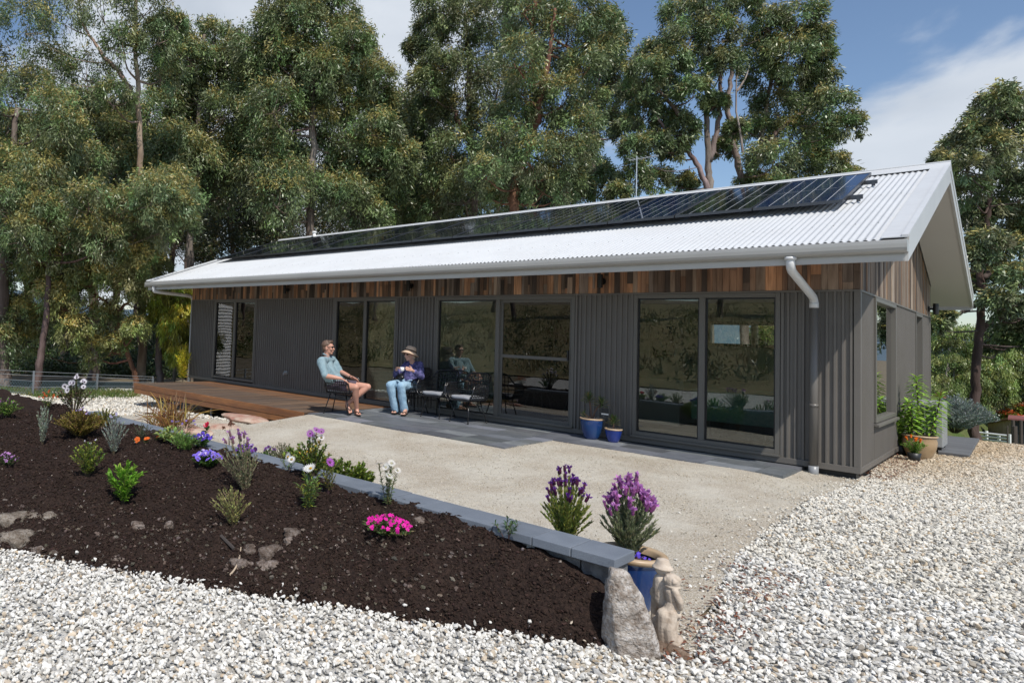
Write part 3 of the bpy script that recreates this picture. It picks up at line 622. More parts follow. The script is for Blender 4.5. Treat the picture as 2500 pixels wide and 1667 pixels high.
# things inside, seen through the glass
def inbox(name, label, cat, parts, loc):
    r = empty(name, loc); tag(r, label, cat)
    for nm, mt, bxs in parts:
        mb = MB()
        for q in bxs: box(mb, *q)
        bevel(mb.build(nm, mt, r), .02, 3)
    return r
inbox('sofa', 'grey sofa behind the right-hand big window', 'sofa', [('seat', M['sofa'], [(-3.9, -2.5, 2.0, 2.8, .1, .45)]), ('backrest', M['sofa'], [(-3.95, -2.45, 1.8, 2.0, .1, .85)])], (-3.2, 2.3, .05))
inbox('cushion', 'teal cushion on the grey sofa indoors', 'cushion', [('pad', M['teal'], [(-2.95, -2.55, 2.01, 2.15, .46, .86)])], (-2.75, 2.1, .46))
inbox('dining_table', 'dining table under a green cloth behind the right-hand window', 'table', [('tablecloth', M['teal'], [(-2.1, -1.0, 1.2, 2.3, .3, .76)]), ('base', M['darktimber'], [(-1.9, -1.2, 1.4, 2.1, .05, .295)])], (-1.5, 1.7, .05))
inbox('ottoman', 'pale blanket-covered ottoman behind the narrow sliding door', 'ottoman', [('base', M['offwhite'], [(-7.9, -7.3, .7, 1.4, .051, .4)]), ('blanket', M['teal'], [(-8.0, -7.25, .6, 1.45, .405, .62)])], (-7.6, 1.0, .05))
for i, (x, y, lb) in enumerate(((-4.6, 1.3, 'white moulded chair inside the screen door, nearer its left edge'), (-3.95, 1.5, 'white moulded chair inside the screen door, nearer its right edge'))):
    r = empty('indoor_chair', (x, y, .05)); tag(r, lb, 'chair', 'white indoor chairs')
    mb = MB(); P = []
    for z, yy, w in ((.42, -.2, .2), (.44, 0, .22), (.48, .15, .22), (.65, .22, .21), (.86, .26, .16)): P.append([[x-w, y+yy, z+.05], [x, y+yy+.03, z+.03], [x+w, y+yy, z+.05]])
    V = np.array(P).reshape(-1, 3); mb.add(V, [[a*3+b, a*3+b+1, a*3+b+4, a*3+b+3] for a in range(4) for b in range(2)]); mb.build('shell', M['white'], r, smooth=True)
    for sx in (-1, 1):
        for sy in (-1, 1): mb = MB(); tube(mb, [[x+sx*.12, y+sy*.1, .46], [x+sx*.2, y+sy*.2, .05]], .014, 6); mb.build('leg', M['offwhite'], r)
for i, (x, z, w, h, lb) in enumerate(((-7.5, 1.5, .5, .66, 'black framed picture on the indoor wall, left of the door frame'), (-6.3, 1.5, .55, .75, 'dark picture on the indoor wall, leftmost inside the screen door'), (-5.4, 1.5, .5, .75, 'dark picture on the indoor wall, second inside the screen door'), (-4.55, 1.5, .5, .75, 'dark picture on the indoor wall, rightmost inside the screen door'))):
    r = empty('picture', (x, D_-.16, z)); tag(r, lb, 'picture', 'pictures on the indoor wall')
    mb = MB(); box(mb, x-w/2, x+w/2, D_-.18, D_-.142, z-h/2, z+h/2); mb.build('picture_frame', M['black'], r); mb = MB(); box(mb, x-w/2+.05, x+w/2-.05, D_-.184, D_-.1805, z-h/2+.05, z+h/2-.05); mb.build('print', M['offwhite'] if i == 0 else M['dark'], r)
mb = MB(); lathe(mb, [(.32, 0), (.34, .02), (.34, .3), (.33, .3)], (-4.1, 2.1, 1.72), 28); o = mb.build('pendant_lamp', M['offwhite'], loc=(-4.1, 2.1, 1.72)); tag(o, 'pale drum pendant lampshade inside the screen door', 'lamp')

# outdoor wall lamps: up-down cylinders
def lamp(x, y, z, nx, ny, lb):
    r = empty('wall_lamp', (x, y, z)); tag(r, lb, 'lamp', 'black wall lamps on the timber band')
    mb = MB(); c = np.array([x+nx*.10, y+ny*.10, z]); tube(mb, [c+[0, 0, -.10], c+[0, 0, .10]], .04, 14); tube(mb, [[x, y, z], c], .02, 8); mb.build('lamp_body', M['black'], r)
    mb = MB(); p = np.array([x, y, z]); q = p+np.array([nx, ny, 0])*.02; tube(mb, [p, q], .05, 16); mb.build('mount', M['black'], r)
lamp(-10.05, -.03, 2.35, 0, -1, 'black wall lamp nearest the deck end'); lamp(-6.5, -.03, 2.35, 0, -1, 'black wall lamp above the seated woman'); lamp(-2.92, -.03, 2.33, 0, -1, 'black wall lamp above the blue pots'); lamp(.03, 6.95, 2.28, 1, 0, 'black wall lamp on the gable end')

# solar panels
def zp(y): return 2.563+.11+SL*(y+1.16)
ordn = ['second', 'third', 'fourth', 'fifth', 'sixth', 'seventh', 'eighth', 'ninth', 'tenth', 'eleventh', 'twelfth', 'thirteenth']
lab = ['solar panel nearest the gable end, sky reflection painted blue']+['dark solar panel, %s from the gable end' % s for s in ordn]+['dark solar panel at the far left end of the row']
y0, y1 = .74, 2.93
def pv(i):
    xb = -.25-i*.983; xa = xb-.968; r = empty('solar_panel', (xb, y0, zp(y0))); tag(r, lab[i], 'solar panel', 'solar panels along the roof')
    def sl(mb, x0, x1, ya, yb, o0, o1, c=(1, 1, 1)): hexa(mb, [[x0, ya, zp(ya)+o0], [x1, ya, zp(ya)+o0], [x1, yb, zp(yb)+o0], [x0, yb, zp(yb)+o0], [x0, ya, zp(ya)+o1], [x1, ya, zp(ya)+o1], [x1, yb, zp(yb)+o1], [x0, yb, zp(yb)+o1]], c)
    mb = MB(); t = .012
    sl(mb, xa, xa+t, y0, y1, 0, .04); sl(mb, xb-t, xb, y0, y1, 0, .04); sl(mb, xa+t, xb-t, y0, y0+t, 0, .04); sl(mb, xa+t, xb-t, y1-t, y1, 0, .04); mb.build('panel_frame', M['alu'], r)
    mb = MB(); nx = 6; ny = 2; cw = (xb-xa-2*t)/nx; ch = (y1-y0-2*t)/ny; base = np.array([.004, .006, .012])
    sl(mb, xa+t, xb-t, y0+t, y1-t, .02, .030, (.55, .57, .6))
    for a in range(nx):
        for b in range(ny):
            xx = xa+t+a*cw; yy = y0+t+b*ch; g = .009
            for k in range(6):
                u = yy+g+(ch-2*g)/6*k; mb2 = mb; sl(mb, xx+g*.6, xx+cw-g*.6, u+.0012, u+(ch-2*g)/6-.0012, .0305, .032, base*(3.2 if i in (0,) else (2.2 if i == 2 else 1))*np.array([.55, .9, 1.6]) if i in (0, 2) else base)  # two panels get the blue sky reflection painted into their cell colour
    mb.build('cells', M['panelglass'], r)
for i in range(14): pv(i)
r = empty('panel_rail', (-7, 1.2, 3.3)); tag(r, 'dark aluminium mounting rails under the solar panels', 'mounting rail')
for yy in (1.22, 2.4):
    mb = MB(); hexa(mb, [[-14.05, yy, zp(yy)-.06], [-.12, yy, zp(yy)-.06], [-.12, yy+.045, zp(yy+.045)-.06], [-14.05, yy+.045, zp(yy+.045)-.06], [-14.05, yy, zp(yy)-.004], [-.12, yy, zp(yy)-.004], [-.12, yy+.045, zp(yy+.045)-.004], [-14.05, yy+.045, zp(yy+.045)-.004]])
    for x in np.arange(-13.9, -.1, .98): box(mb, x, x+.04, yy-.02, yy-.001, zp(yy)-.09, zp(yy)-.01)
    mb.build('rail', M['alu'], r)
# tv aerial on the ridge
q = aty(1553, 490, YR); r = empty('tv_aerial', (q[0], YR, zr(YR))); tag(r, 'thin television aerial standing above the roof ridge', 'aerial')
mb = MB(); tube(mb, [[q[0], YR, zr(YR)+.05], [q[0], YR, zr(YR)+.92]], .011, 6); mb.build('mast', M['alulight'], r)
mb = MB(); z = zr(YR)+.86; tube(mb, [[q[0]-.15, YR, z], [q[0]+.4, YR, z]], .008, 6)
for k in range(7): tube(mb, [[q[0]-.12+k*.08, YR-.16+k*.01, z+.01], [q[0]-.12+k*.08, YR+.16-k*.01, z+.01]], .005, 5)
mb.build('antenna_array', M['alulight'], r)

# ------------------------------------------------------------------ deck
dk = empty('deck', (-9.9, -1.2, -.2)); tag(dk, 'low hardwood timber deck along the left part of the house', 'deck')
mb = MB(); x = -12.82
while x < -6.93:
    c = np.array(random.choice([[.15, .105, .075], [.19, .135, .095], [.13, .10, .08], [.21, .14, .09], [.16, .12, .09]]))*random.uniform(.85, 1.15)
    for a, b, k in ((-2.33, -1.0, 0), (-1.0, -.4, .5), (-.4, -.04, 1)): 
        cc = c*(1-k*.75)+np.array([.30, .13, .045])*k*.75
        box(mb, x+.002, min(x+.088, -6.93), a, b, -.028, -.002, cc)
    x += .091
mb.build('deck_boards', M['deck'], dk)
mb = MB(); box(mb, -12.84, -6.93, -2.365, -2.332, -.125, -.0); bevel(mb.build('edge_board', M['deckside'], dk), .004)
mb = MB(); box(mb, -12.84, -6.93, -2.358, -2.332, -.235, -.129); box(mb, -12.845, -12.822, -2.33, -.05, -.235, -.03); bevel(mb.build('edge_board', M['deckside'], dk), .004)
for x in (-12.2, -10.4, -8.5): mb = MB(); hexa(mb, [[x, -2.1, -.38], [x+.3, -2.1, -.38], [x+.3, -.1, -.38], [x, -.1, -.38], [x-.0, -2.33, -.236], [x+.3, -2.33, -.236], [x+.3, -.1, -.236], [x, -.1, -.236]]); mb.build('bearer', M['darktimber'], dk)
for x in (-11.9, -10.0, -9.0, -7.6): mb = MB(); tube(mb, [[x, -2.1, -.9], [x, -2.1, -.236]], .022, 8); mb.build('deck_post', M['metalgrey'], dk)
# flat red sandstone pieces at the foot of the deck
for i, (px_, py_, s, lb) in enumerate(((600, 1022, .34, 'flat reddish stone under the deck edge, nearest the paving'), (545, 1047, .28, 'flat pinkish stone in front of the deck'), (470, 1052, .25, 'flat brown stone beside the bronze strappy plant'), (690, 1012, .3, 'pale flat stone slab by the deck corner'))):
    P = atz(px_, py_, -.19); mb = MB(); V, F = ICO3; V = V*(1+.35*noise3(V, .6, i)[:, None])*[s*1.6, s*.75, .07]; mb.add(V+P, F, np.array([1, 1, 1])); o = mb.build('flat_stone', M['sandstone'], loc=P); tag(o, lb, 'stone', 'flat stones along the deck')

# ------------------------------------------------------------------ wicker chairs
def make_chair():
    r = empty('wicker_chair', (0, 0, 0)); tag(r, 'x', 'chair', 'black wicker chairs on the patio')
    half = [(.0, -.27, .375), (.15, -.27, .375), (.23, -.265, .39), (.275, -.26, .44), (.29, -.25, .52), (.288, -.22, .59), (.285, -.15, .63), (.28, 0, .635), (.272, .14, .65), (.25, .22, .72), (.21, .275, .79), (.12, .305, .81), (0, .315, .815)]
    P = [(-a, b, c) for a, b, c in half[::-1]][:-1]+half
    mb = MB(); S = smoothpath(P, 90); tube(mb, S, .0135, 8)
    base = [(.0, -.26, .372), (.19, -.25, .372), (.215, -.2, .372), (.215, .12, .365), (.16, .2, .365), (0, .22, .365)]
    Bp = smoothpath([(-a, b, c) for a, b, c in base[::-1]][:-1]+base, 60); tube(mb, Bp, .008, 6); mb.build('rim', M['wicker'], r, smooth=True)
    mb = MB()
    for s in (-1, 1):       # arm rods
        for y in np.linspace(-.2, .15, 10): tube(mb, smoothpath([(s*.284, y-.01, .632), (s*.292, y, .54), (s*.265, y+.01, .44), (s*.21, y, .37)], 9), .0065, 5)
        for z, ox in ((.53, .292), (.455, .272)): tube(mb, smoothpath([(s*(ox-.004), -.25, z), (s*ox, -.1, z), (s*ox, .08, z), (s*(ox-.03), .2, z+.01), (s*.14, .262, z+.01), (0, .272, z+.01)], 22), .008, 5)
    for u in np.linspace(-.21, .21, 9):
        yt = .315-.9*u*u; zt = .81-.6*u*u; tube(mb, smoothpath([(u*1.05, yt, zt), (u, yt-.035, .6), (u*.95, .215-.5*u*u, .37)], 8), .0065, 5)
    for z, w, yy in ((.61, .262, .29), (.68, .25, .298), (.75, .222, .306)): tube(mb, smoothpath([(-w, yy-.1, z), (-w*.5, yy-.01, z), (0, yy, z), (w*.5, yy-.01, z), (w, yy-.1, z)], 16), .007, 5)
    for y in np.linspace(-.22, .18, 9): tube(mb, [(-.21, y, .37), (.21, y, .37)], .005, 5)
    mb.build('weave', M['wicker'], r, smooth=True)
    for sx, sy in ((-1, -1), (1, -1), (-1, 1), (1, 1)):
        mb = MB(); tube(mb, [(sx*.12, sy*.14, .365), (sx*.195, sy*.235, .0)], .0095, 8); tube(mb, [(sx*.191, sy*.23, .022), (sx*.195, sy*.235, .0)], .014, 8); mb.build('leg', M['wicker'], r, smooth=True)
    mb = MB(); tube(mb, [(-.14, -.17, .28), (-.14, .17, .28)], .005, 5); tube(mb, [(.14, -.17, .28), (.14, .17, .28)], .005, 5); tube(mb, [(-.14, 0, .28), (.14, 0, .28)], .005, 5); mb.build('stretcher', M['wicker'], r)
    mb = MB(); n = 16; V, F = ICO4; V = np.sign(V)*np.abs(V)**.42; V = V*[.215, .225, .032]; V[:, 2] += .004*np.sin(V[:, 0]*20)+.41+.006*(V[:, 1] < -.1)
    V = V+[0, -.02, 0]; mb.add(V, F); mb.build('seat_cushion', M['cushion'], r, smooth=True)
    return r
ch = make_chair()
spots = [(-4.88, -.50, -7, 'empty wicker chair with grey cushion, nearest the screen door'), (-5.55, -.40, 0, 'empty wicker chair with grey cushion next to the seated woman'), (-6.17, -.36, -14, 'wicker chair the woman in the sun hat sits on'), (-6.62, -1.76, 111, 'wicker chair the man in sunglasses leans back in')]
chs = [ch]+[copy_tree(ch) for _ in spots[1:]]
for o, (x, y, a, lb) in zip(chs, spots): o.location = (x, y, -.010); o.rotation_euler.z = math.radians(a); o['label'] = lb

# ------------------------------------------------------------------ people
def fuse(name, mb, material, parent, voxel=.007, sm=4, loc=None, disp=None):
    t = mb.build('tmp_'+name, material, parent, loc=loc); org = ORG[t.name]
    m = t.modifiers.new('r', 'REMESH'); m.mode = 'VOXEL'; m.voxel_size = voxel; m.use_smooth_shade = True
    s = t.modifiers.new('s', 'SMOOTH'); s.iterations = sm; s.factor = .5
    bpy.context.view_layer.update(); dg = bpy.context.evaluated_depsgraph_get()
    me = bpy.data.meshes.new_from_object(t.evaluated_get(dg)); me.name = name; par = t.parent; lc = t.location.copy()
    old = t.data; bpy.data.objects.remove(t); bpy.data.meshes.remove(old)
    if disp:
        n = len(me.vertices); co = np.zeros(n*3, np.float32); me.vertices.foreach_get('co', co); co = co.reshape(-1, 3); co += disp(co); me.vertices.foreach_set('co', co.ravel().astype(np.float32)); me.update()
    me.materials.clear(); me.materials.append(material)
    o = bpy.data.objects.new(name, me); COL.objects.link(o); o.location = lc
    if par: o.parent = par
    ORG[o.name] = org; return o
def cap(mb, a, b, ra, rb, n=12):
    a = np.asarray(a, float); b = np.asarray(b, float); ellips(mb, a, (ra,)*3, n, 8); ellips(mb, b, (rb,)*3, n, 8); tube(mb, [a, b], [ra, rb], n)
def limb(mb, *pr):
    for (a, ra), (b, rb) in zip(pr[:-1], pr[1:]): cap(mb, a, b, ra, rb)
def frame(fw, up=(0, 0, 1)):
    fw = unit(np.asarray(fw, float)); sd = unit(np.cross(fw, up)); u = np.cross(sd, fw); return fw, sd, u
def hand(mb, wrist, d, side, palm_n, curl=.5, k=1.):
    """palm and five separate fingers; d forward, side towards the thumb, palm_n towards the palm"""
    d = unit(d); side = unit(np.asarray(side)-d*np.dot(side, d)); pn = unit(palm_n)
    for s in (-.028, -.009, .010, .027): cap(mb, wrist+side*s*.6*k, wrist+(d*.075+side*s)*k, .014*k, .012*k, 8)
    for s, l in ((-.03, .055), (-.011, .07), (.009, .075), (.028, .066)):
        a = wrist+(d*.078+side*s)*k; b = a+(unit(d+pn*curl*.5)*l*.5+side*s*.15)*k; c = b+unit(d+pn*curl*1.6)*l*.5*k; cap(mb, a, b, .0095*k, .009*k, 8); cap(mb, b, c, .009*k, .0075*k, 8)
    a = wrist+(d*.02+side*.03)*k; b = a+unit(d*.6+side*.9+pn*.3)*.04*k; c = b+unit(d*1.0+side*.3+pn*.4)*.032*k; cap(mb, a, b, .012*k, .0105*k, 8); cap(mb, b, c, .0105*k, .0085*k, 8)
def foot(mb, ankle, heel, toe, k=1.):
    h = np.asarray(heel, float); t = np.asarray(toe, float); d = unit(t-h); sd = unit(np.cross(d, [0, 0, 1])); L = np.linalg.norm(t-h)
    cap(mb, ankle, h+[0, 0, .02], .036*k, .032*k); cap(mb, ankle, h+d*L*.62+[0, 0, .006], .036*k, .026*k); cap(mb, h, h+d*L*.7-sd*.018, .028*k, .024*k); cap(mb, h, h+d*L*.7+sd*.018, .028*k, .024*k)
    for s, l in ((-.034, .2), (-.018, .24), (-.002, .27), (.014, .29), (.031, .3)): a = h+d*L*.72+sd*s*.9; cap(mb, a, a+d*L*l*.85, .011*k, .0095*k, 8)
def sandal(heel, toe, parent, m_, strap=True):
    h = np.asarray(heel, float); t = np.asarray(toe, float); d = unit(t-h); sd = unit(np.cross(d, [0, 0, 1])); up = np.cross(sd, d); L = np.linalg.norm(t-h)+.03; h = h-d*.02-up*.03
    mb = MB(); n = 22; th = np.linspace(0, 2*PI, n, endpoint=False); w = .037+.012*np.cos(th); Q = h+d*(L/2)+np.outer(np.cos(th)*L*.5, d)+np.outer(np.sin(th)*w, sd)
    V = np.concatenate([Q-up*.009, Q+up*.009]); i = np.arange(n); j = (i+1) % n; mb.add(V, (np.c_[i, j, j+n, i+n], [list(range(n-1, -1, -1))], [list(range(n, 2*n))]))
    q = h+d*L*.78+up*.045; a1 = h+d*L*.42+sd*.04+up*.015; a2 = h+d*L*.42-sd*.04+up*.015; tube(mb, smoothpath([q-up*.03, q+up*.008, (q+a1)/2+up*.03+sd*.012, a1], 9), .0065, 6); tube(mb, smoothpath([q-up*.03, q+up*.008, (q+a2)/2+up*.03-sd*.012, a2], 9), .0065, 6)
    mb.build('sandal', m_, parent)
def head(mb, c, fw, k=1., up=(0, 0, 1), chin=1.):
    f, s, u = frame(fw, up); R = np.array([f, s, u]); c = np.asarray(c, float)
    ellips(mb, c+(u*.02-f*.008)*k, (.093*k, .074*k, .098*k), 18, 14, R); ellips(mb, c+(f*.022-u*.045)*k, (.06*k, .054*k, .072*k), 16, 12, R)
    cap(mb, c+(f*.062-u*.092)*k*chin, c+(f*.058-u*.088)*k, .022*k, .024*k); ellips(mb, c+(f*.066-u*.01)*k, (.03*k, .05*k, .045*k), 12, 8, R)
    cap(mb, c+(f*.088+u*.012)*k, c+(f*.106-u*.026)*k, .009*k, .013*k, 8); ellips(mb, c+(f*.10-u*.031)*k, (.012*k, .018*k, .009*k), 8, 6, R)   # nose
    ellips(mb, c+(f*.088-u*.056)*k, (.012*k, .022*k, .006*k), 8, 6, R); ellips(mb, c+(f*.086-u*.066)*k, (.012*k, .02*k, .007*k), 8, 6, R)   # lips
    cap(mb, c+(f*.078+u*.03+s*.035)*k, c+(f*.078+u*.03-s*.035)*k, .013*k, .013*k, 8)     # brow
    for q in (1, -1): ellips(mb, c+(s*.078*q-f*.006-u*.012)*k, (.02*k, .011*k, .032*k), 10, 8, R); ellips(mb, c+(s*.04*q+f*.064-u*.022)*k, (.028*k, .026*k, .024*k), 10, 8, R)
    return f, s, u
J = att
# the man
mn = empty('person', tuple(J(822, 950, 11.6))); tag(mn, 'man in sunglasses, light blue shirt and dark shorts leaning back in a chair', 'person', 'people sitting on the patio')
mb = MB(); hc = J(801, 848.5, 11.62); fwm = unit(Rv*.94-Fv*.33+np.array([0, 0, -.03])); f, s, u = head(mb, hc, fwm, 1.04)
nk = J(796.5, 865, 11.64); ch_ = J(797, 890, 11.63); shN, shF = J(785, 881, 11.43), J(812, 878, 11.82); hpN, hpF = J(812, 940, 11.56), J(822, 937, 11.76)
cap(mb, hc-u*.07-f*.018, ch_+[0, 0, .04], .05, .062); limb(mb, (shN, .05), (shF, .05)); limb(mb, (ch_, .1), (J(808, 920, 11.6), .1), (J(816, 936, 11.6), .1))
elN, wrN = J(794, 917, 11.30), J(833, 924, 11.22); elF, wrF = J(831, 907, 11.75), J(858, 920.5, 11.45)
limb(mb, (shN, .05), (elN, .042), ((elN*.55+wrN*.45), .040), (wrN, .026)); limb(mb, (shF, .05), (elF, .041), (elF*.55+wrF*.45, .038), (wrF, .026))
hand(mb, wrN, J(850, 932, 11.20)-wrN, Fv, [0, 0, -1], .45, 1.05); hand(mb, wrF, J(876, 929, 11.38)-wrF, -Fv*.4+Rv*.3, [0, 0, -1], .35, 1.05)
knN, knF = J(869, 945, 11.25), J(898, 944, 11.50); anN, anF = J(871, 998, 11.42), J(849, 985, 11.52)
limb(mb, (hpN, .085), (hpN*.45+knN*.55, .075), (knN, .058)); limb(mb, (hpF, .085), (hpF*.45+knF*.55, .073), (knF, .057))
limb(mb, (knN, .056), (knN*.66+anN*.34-Rv*.012, .055), (anN, .034)); limb(mb, (knF, .055), (knF*.66+anF*.34, .053), (anF, .034))
hlN, toN = J(868, 1006, 11.50), J(878, 1010, 11.27); hlF, toF = J(846.5, 985, 11.55), J(856, 1010.5, 11.38)
hlN[2] = .03; toN[2] = .025; toF[2] = .03
foot(mb, anN, hlN, toN+unit(toN-hlN)*.0, 1); foot(mb, anF, hlF, toF, 1)
body = fuse('body', mb, M['skin'], mn, .0065, 3)
sandal(hlN, toN, mn, M['black']); sandal(hlF, toF, mn, M['black'])
mb = MB(); R = np.array([f, s, u]); 
ellips(mb, hc+u*.045-f*.025, (.098, .083, .088), 16, 12, R); ellips(mb, hc-f*.055-u*.005, (.05, .072, .075), 14, 10, R); ellips(mb, hc+u*.098+f*.03, (.06, .062, .034), 12, 8, R)
for k in range(26): a = random.uniform(-1, 1); b = random.uniform(-.6, 1); p = hc+u*(.11+.012*random.random())+f*.07*b*.9+s*.05*a; cap(mb, p, p+f*.018+u*.008*random.random()+s*.01*random.uniform(-1, 1), .012, .006, 6)
fuse('hair', mb, M['hair'], mn, .006, 1)
mb = MB()
for q in (1, -1): ellips(mb, hc+f*.087+s*.036*q+u*.012, (.014, .031, .019), 12, 8, R); tube(mb, [hc+f*.088+s*.066*q+u*.018, hc+f*.03+s*.083*q+u*.02, hc-f*.01+s*.084*q+u*.012], .005, 6)
cap(mb, hc+f*.1+s*.02+u*.018, hc+f*.1-s*.02+u*.018, .005, .005, 6); mb.build('sunglasses', M['black'], mn, smooth=True)
mb = MB(); limb(mb, (shN, .072), (shF, .068)); limb(mb, (ch_-[0, 0, .02], .125), (J(807, 912, 11.6), .125), (J(816, 930, 11.6), .13)); limb(mb, (shN-[0, 0, .03], .08), (J(800, 915, 11.47), .1), (J(813, 934, 11.56), .10)); limb(mb, (shF-[0, 0, .03], .07), (J(818, 908, 11.76), .09), (J(826, 930, 11.74), .105))
limb(mb, (shN, .072), (shN*.25+elN*.75, .066)); cap(mb, shN*.28+elN*.72, shN*.06+elN*.94, .068, .062); limb(mb, (shF, .064), (shF*.3+elF*.7, .06)); cap(mb, shF*.3+elF*.7, shF*.04+elF*.96, .064, .057)
cap(mb, J(838, 929, 11.5), J(822, 926, 11.55), .055, .1)
def wr(co): n = noise3(co.astype(float), .085, 2)+.5*noise3(co.astype(float), .035, 5); return (np.c_[n, n*.3, n*.6]*.011).astype(np.float32)
fuse('shirt', mb, M['shirt'], mn, .008, 2, disp=wr)
mb = MB(); R2 = np.array([f, s, u]); cN = hc-u*.108-f*.03
for q in (1, -1):   # collar wings
    a = cN+s*.016*q+f*.055-u*.045; b = cN+s*.056*q-f*.01-u*.012; c = cN-f*.055+s*.01*q-u*.005; tube(mb, smoothpath([a-u*.03, a, b, c], 9), [.010]*6+[.014, .015, .015], 6)
mb.build('collar', M['shirt'], mn, smooth=True)
mb = MB(); limb(mb, (hpN, .10), (hpN*.42+knN*.58, .09)); limb(mb, (hpF, .11), (hpF*.42+knF*.58, .09)); cap(mb, hpN, hpF, .105, .105)
fuse('shorts', mb, M['shorts'], mn, .008, 2, disp=wr)
mb = MB(); d = unit(elF-wrF); tube(mb, [wrF+d*.012, wrF+d*.026], .031, 14); mb.build('wristband', M['black'], mn)
# the woman
wm = empty('person', tuple(J(995, 940, 12.1))); tag(wm, 'woman in a tan sun hat, navy top and pale jeans holding a cup', 'person', 'people sitting on the patio')
mb = MB(); hc = J(1001, 865.5, 12.05); fww = unit(-Rv*.93-Fv*.36+np.array([0, 0, -.04])); f, s, u = head(mb, hc, fww, .98); R = np.array([f, s, u])
ch_ = J(1009, 898, 12.12); shR, shL = J(993, 890, 12.2), J(1025, 890, 12.02); hpR, hpL = J(988, 936, 12.2), J(1014, 938, 12.1)
cap(mb, hc-u*.07-f*.015, ch_+[0, 0, .05], .045, .055); limb(mb, (shR, .045), (shL, .045)); limb(mb, (ch_, .09), (J(1006, 930, 12.12), .1))
elL, wrL = J(1029, 920, 11.88), J(1006, 903.5, 11.72); elR, wrR = J(966, 915, 12.02), J(968.5, 900, 11.84)
limb(mb, (shL, .043), (elL, .038), (wrL, .024)); limb(mb, (shR, .043), (elR, .036), (wrR, .023))
cup = J(982, 900.5, 11.66)
hand(mb, wrL, cup+Rv*.02+[0, 0, .03]-wrL, [0, 0, 1], unit(cup-wrL)*.4+Fv*.3, .5, .88); hand(mb, wrR, cup-Rv*.05+[0, 0, .045]-wrR, Rv+Fv*-.3, Rv+[0, 0, -.1], 1.0, .85)
knR, knL = J(953, 940, 11.78), J(979, 942, 11.72); anR, anL = J(965, 1000, 11.86), J(987, 1002, 11.78)
limb(mb, (hpR, .08), (knR, .055), (anR, .034)); limb(mb, (hpL, .08), (knL, .055), (anL, .034))
hlR, toR = atz(968, 1004, .03), atz(952, 1009.5, .025); hlL, toL = atz(990, 1008, .03), atz(976, 1013.5, .025); anR[2] = max(anR[2], .07); anL[2] = max(anL[2], .07)
foot(mb, hlR+[0, 0, .05], hlR, hlR+unit(toR-hlR)*.21, .92); foot(mb, hlL+[0, 0, .05], hlL, hlL+unit(toL-hlL)*.21, .92)
limb(mb, (anR, .034), (hlR+[0, 0, .05], .033)); limb(mb, (anL, .034), (hlL+[0, 0, .05], .033))
fuse('body', mb, M['skinf'], wm, .0065, 3)
sandal(hlR, hlR+unit(toR-hlR)*.21, wm, M['black']); sandal(hlL, hlL+unit(toL-hlL)*.21, wm, M['black'])
mb = MB(); ellips(mb, hc+u*.02-f*.03, (.085, .083, .095), 14, 12, R); ellips(mb, hc-f*.045-u*.04, (.05, .076, .062), 14, 10, R)
fuse('hair', mb, M['hairf'], wm, .007, 2)
mb = MB()
for q in (1, -1): ellips(mb, hc+f*.082+s*.034*q+u*.010, (.013, .028, .019), 12, 8, R); tube(mb, [hc+f*.083+s*.06*q+u*.016, hc+f*.02+s*.078*q+u*.018], .004, 6)
mb.build('sunglasses', M['hatband'], wm, smooth=True)
hu = unit(u+f*.42); hf, hs, hu2 = frame(f, hu); Rh = np.array([hf, hs, np.cross(hs, hf)]); hu = np.cross(hs, hf)
def hatl(prof, mt, nm):
    mb = MB(); lathe(mb, prof, (0, 0, 0), 36); V = np.concatenate(mb.V)@Rh; mb.V = [V+hc+u*.045-f*.012]; o = mb.build(nm, mt, wm, smooth=True); m = o.modifiers.new('s', 'SOLIDIFY'); m.thickness = .005; return o
# tilt: brim low at the back
hu = unit(u*.9-f*.36); hf = unit(f-hu*np.dot(f, hu)); hs = np.cross(hu, hf); Rh = np.array([hf, hs, hu])
hatl([(.001, .105), (.055, .102), (.082, .085), (.092, .05), (.100, .005), (.125, -.022), (.163, -.05)], M['hat'], 'hat'); hatl([(.0965, .03), (.1045, .004)], M['hatband'], 'hat_band')
mb = MB(); limb(mb, (shR, .062), (shL, .06)); limb(mb, (ch_-[0, 0, .01], .112), (J(1008, 915, 12.1), .118), (J(1004, 932, 12.1), .135)); limb(mb, (shL, .06), (shL*.5+elL*.5, .06), (elL, .056), (elL*.3+wrL*.7, .05)); limb(mb, (shR, .058), (elR, .052), (elR*.35+wrR*.65, .046)); limb(mb, (shR-[0, 0, .05], .07), (J(995, 930, 12.18), .1)); limb(mb, (shL-[0, 0, .05], .075), (J(1016, 930, 12.05), .1))
fuse('top', mb, M['navy'], wm, .008, 2, disp=wr)
mb = MB(); limb(mb, (hpR, .11), (hpR*.5+knR*.5, .085), (knR, .075), (anR, .064)); limb(mb, (hpL, .11), (hpL*.5+knL*.5, .085), (knL, .075), (anL, .064)); cap(mb, hpR, hpL, .11, .11)
fuse('jeans', mb, M['denim'], wm, .008, 2, disp=wr)
mb = MB(); lathe(mb, [(.001, 0), (.026, 0), (.034, .02), (.037, .07), (.034, .07), (.03, .02), (.001, .012)], (0, 0, 0), 20); V = np.concatenate(mb.V); mb.V = [V+cup+[0, 0, -.04]]; o = mb.build('cup', M['white'], smooth=True, loc=cup); tag(o, 'small white cup held by the woman in the sun hat', 'cup')
mb = MB(); ellips(mb, J(977, 921, 11.95), (.09, .05, .05), 14, 10); mb2 = mb; tube(mb, smoothpath([J(968, 920, 11.95), J(978, 912, 11.9), J(988, 917, 11.95)], 10), .008, 6); o = mb.build('handbag', M['black'], smooth=True, loc=J(977, 925, 11.95)); tag(o, 'small black bag on the seated woman’s lap'.replace('’', "'"), 'bag')

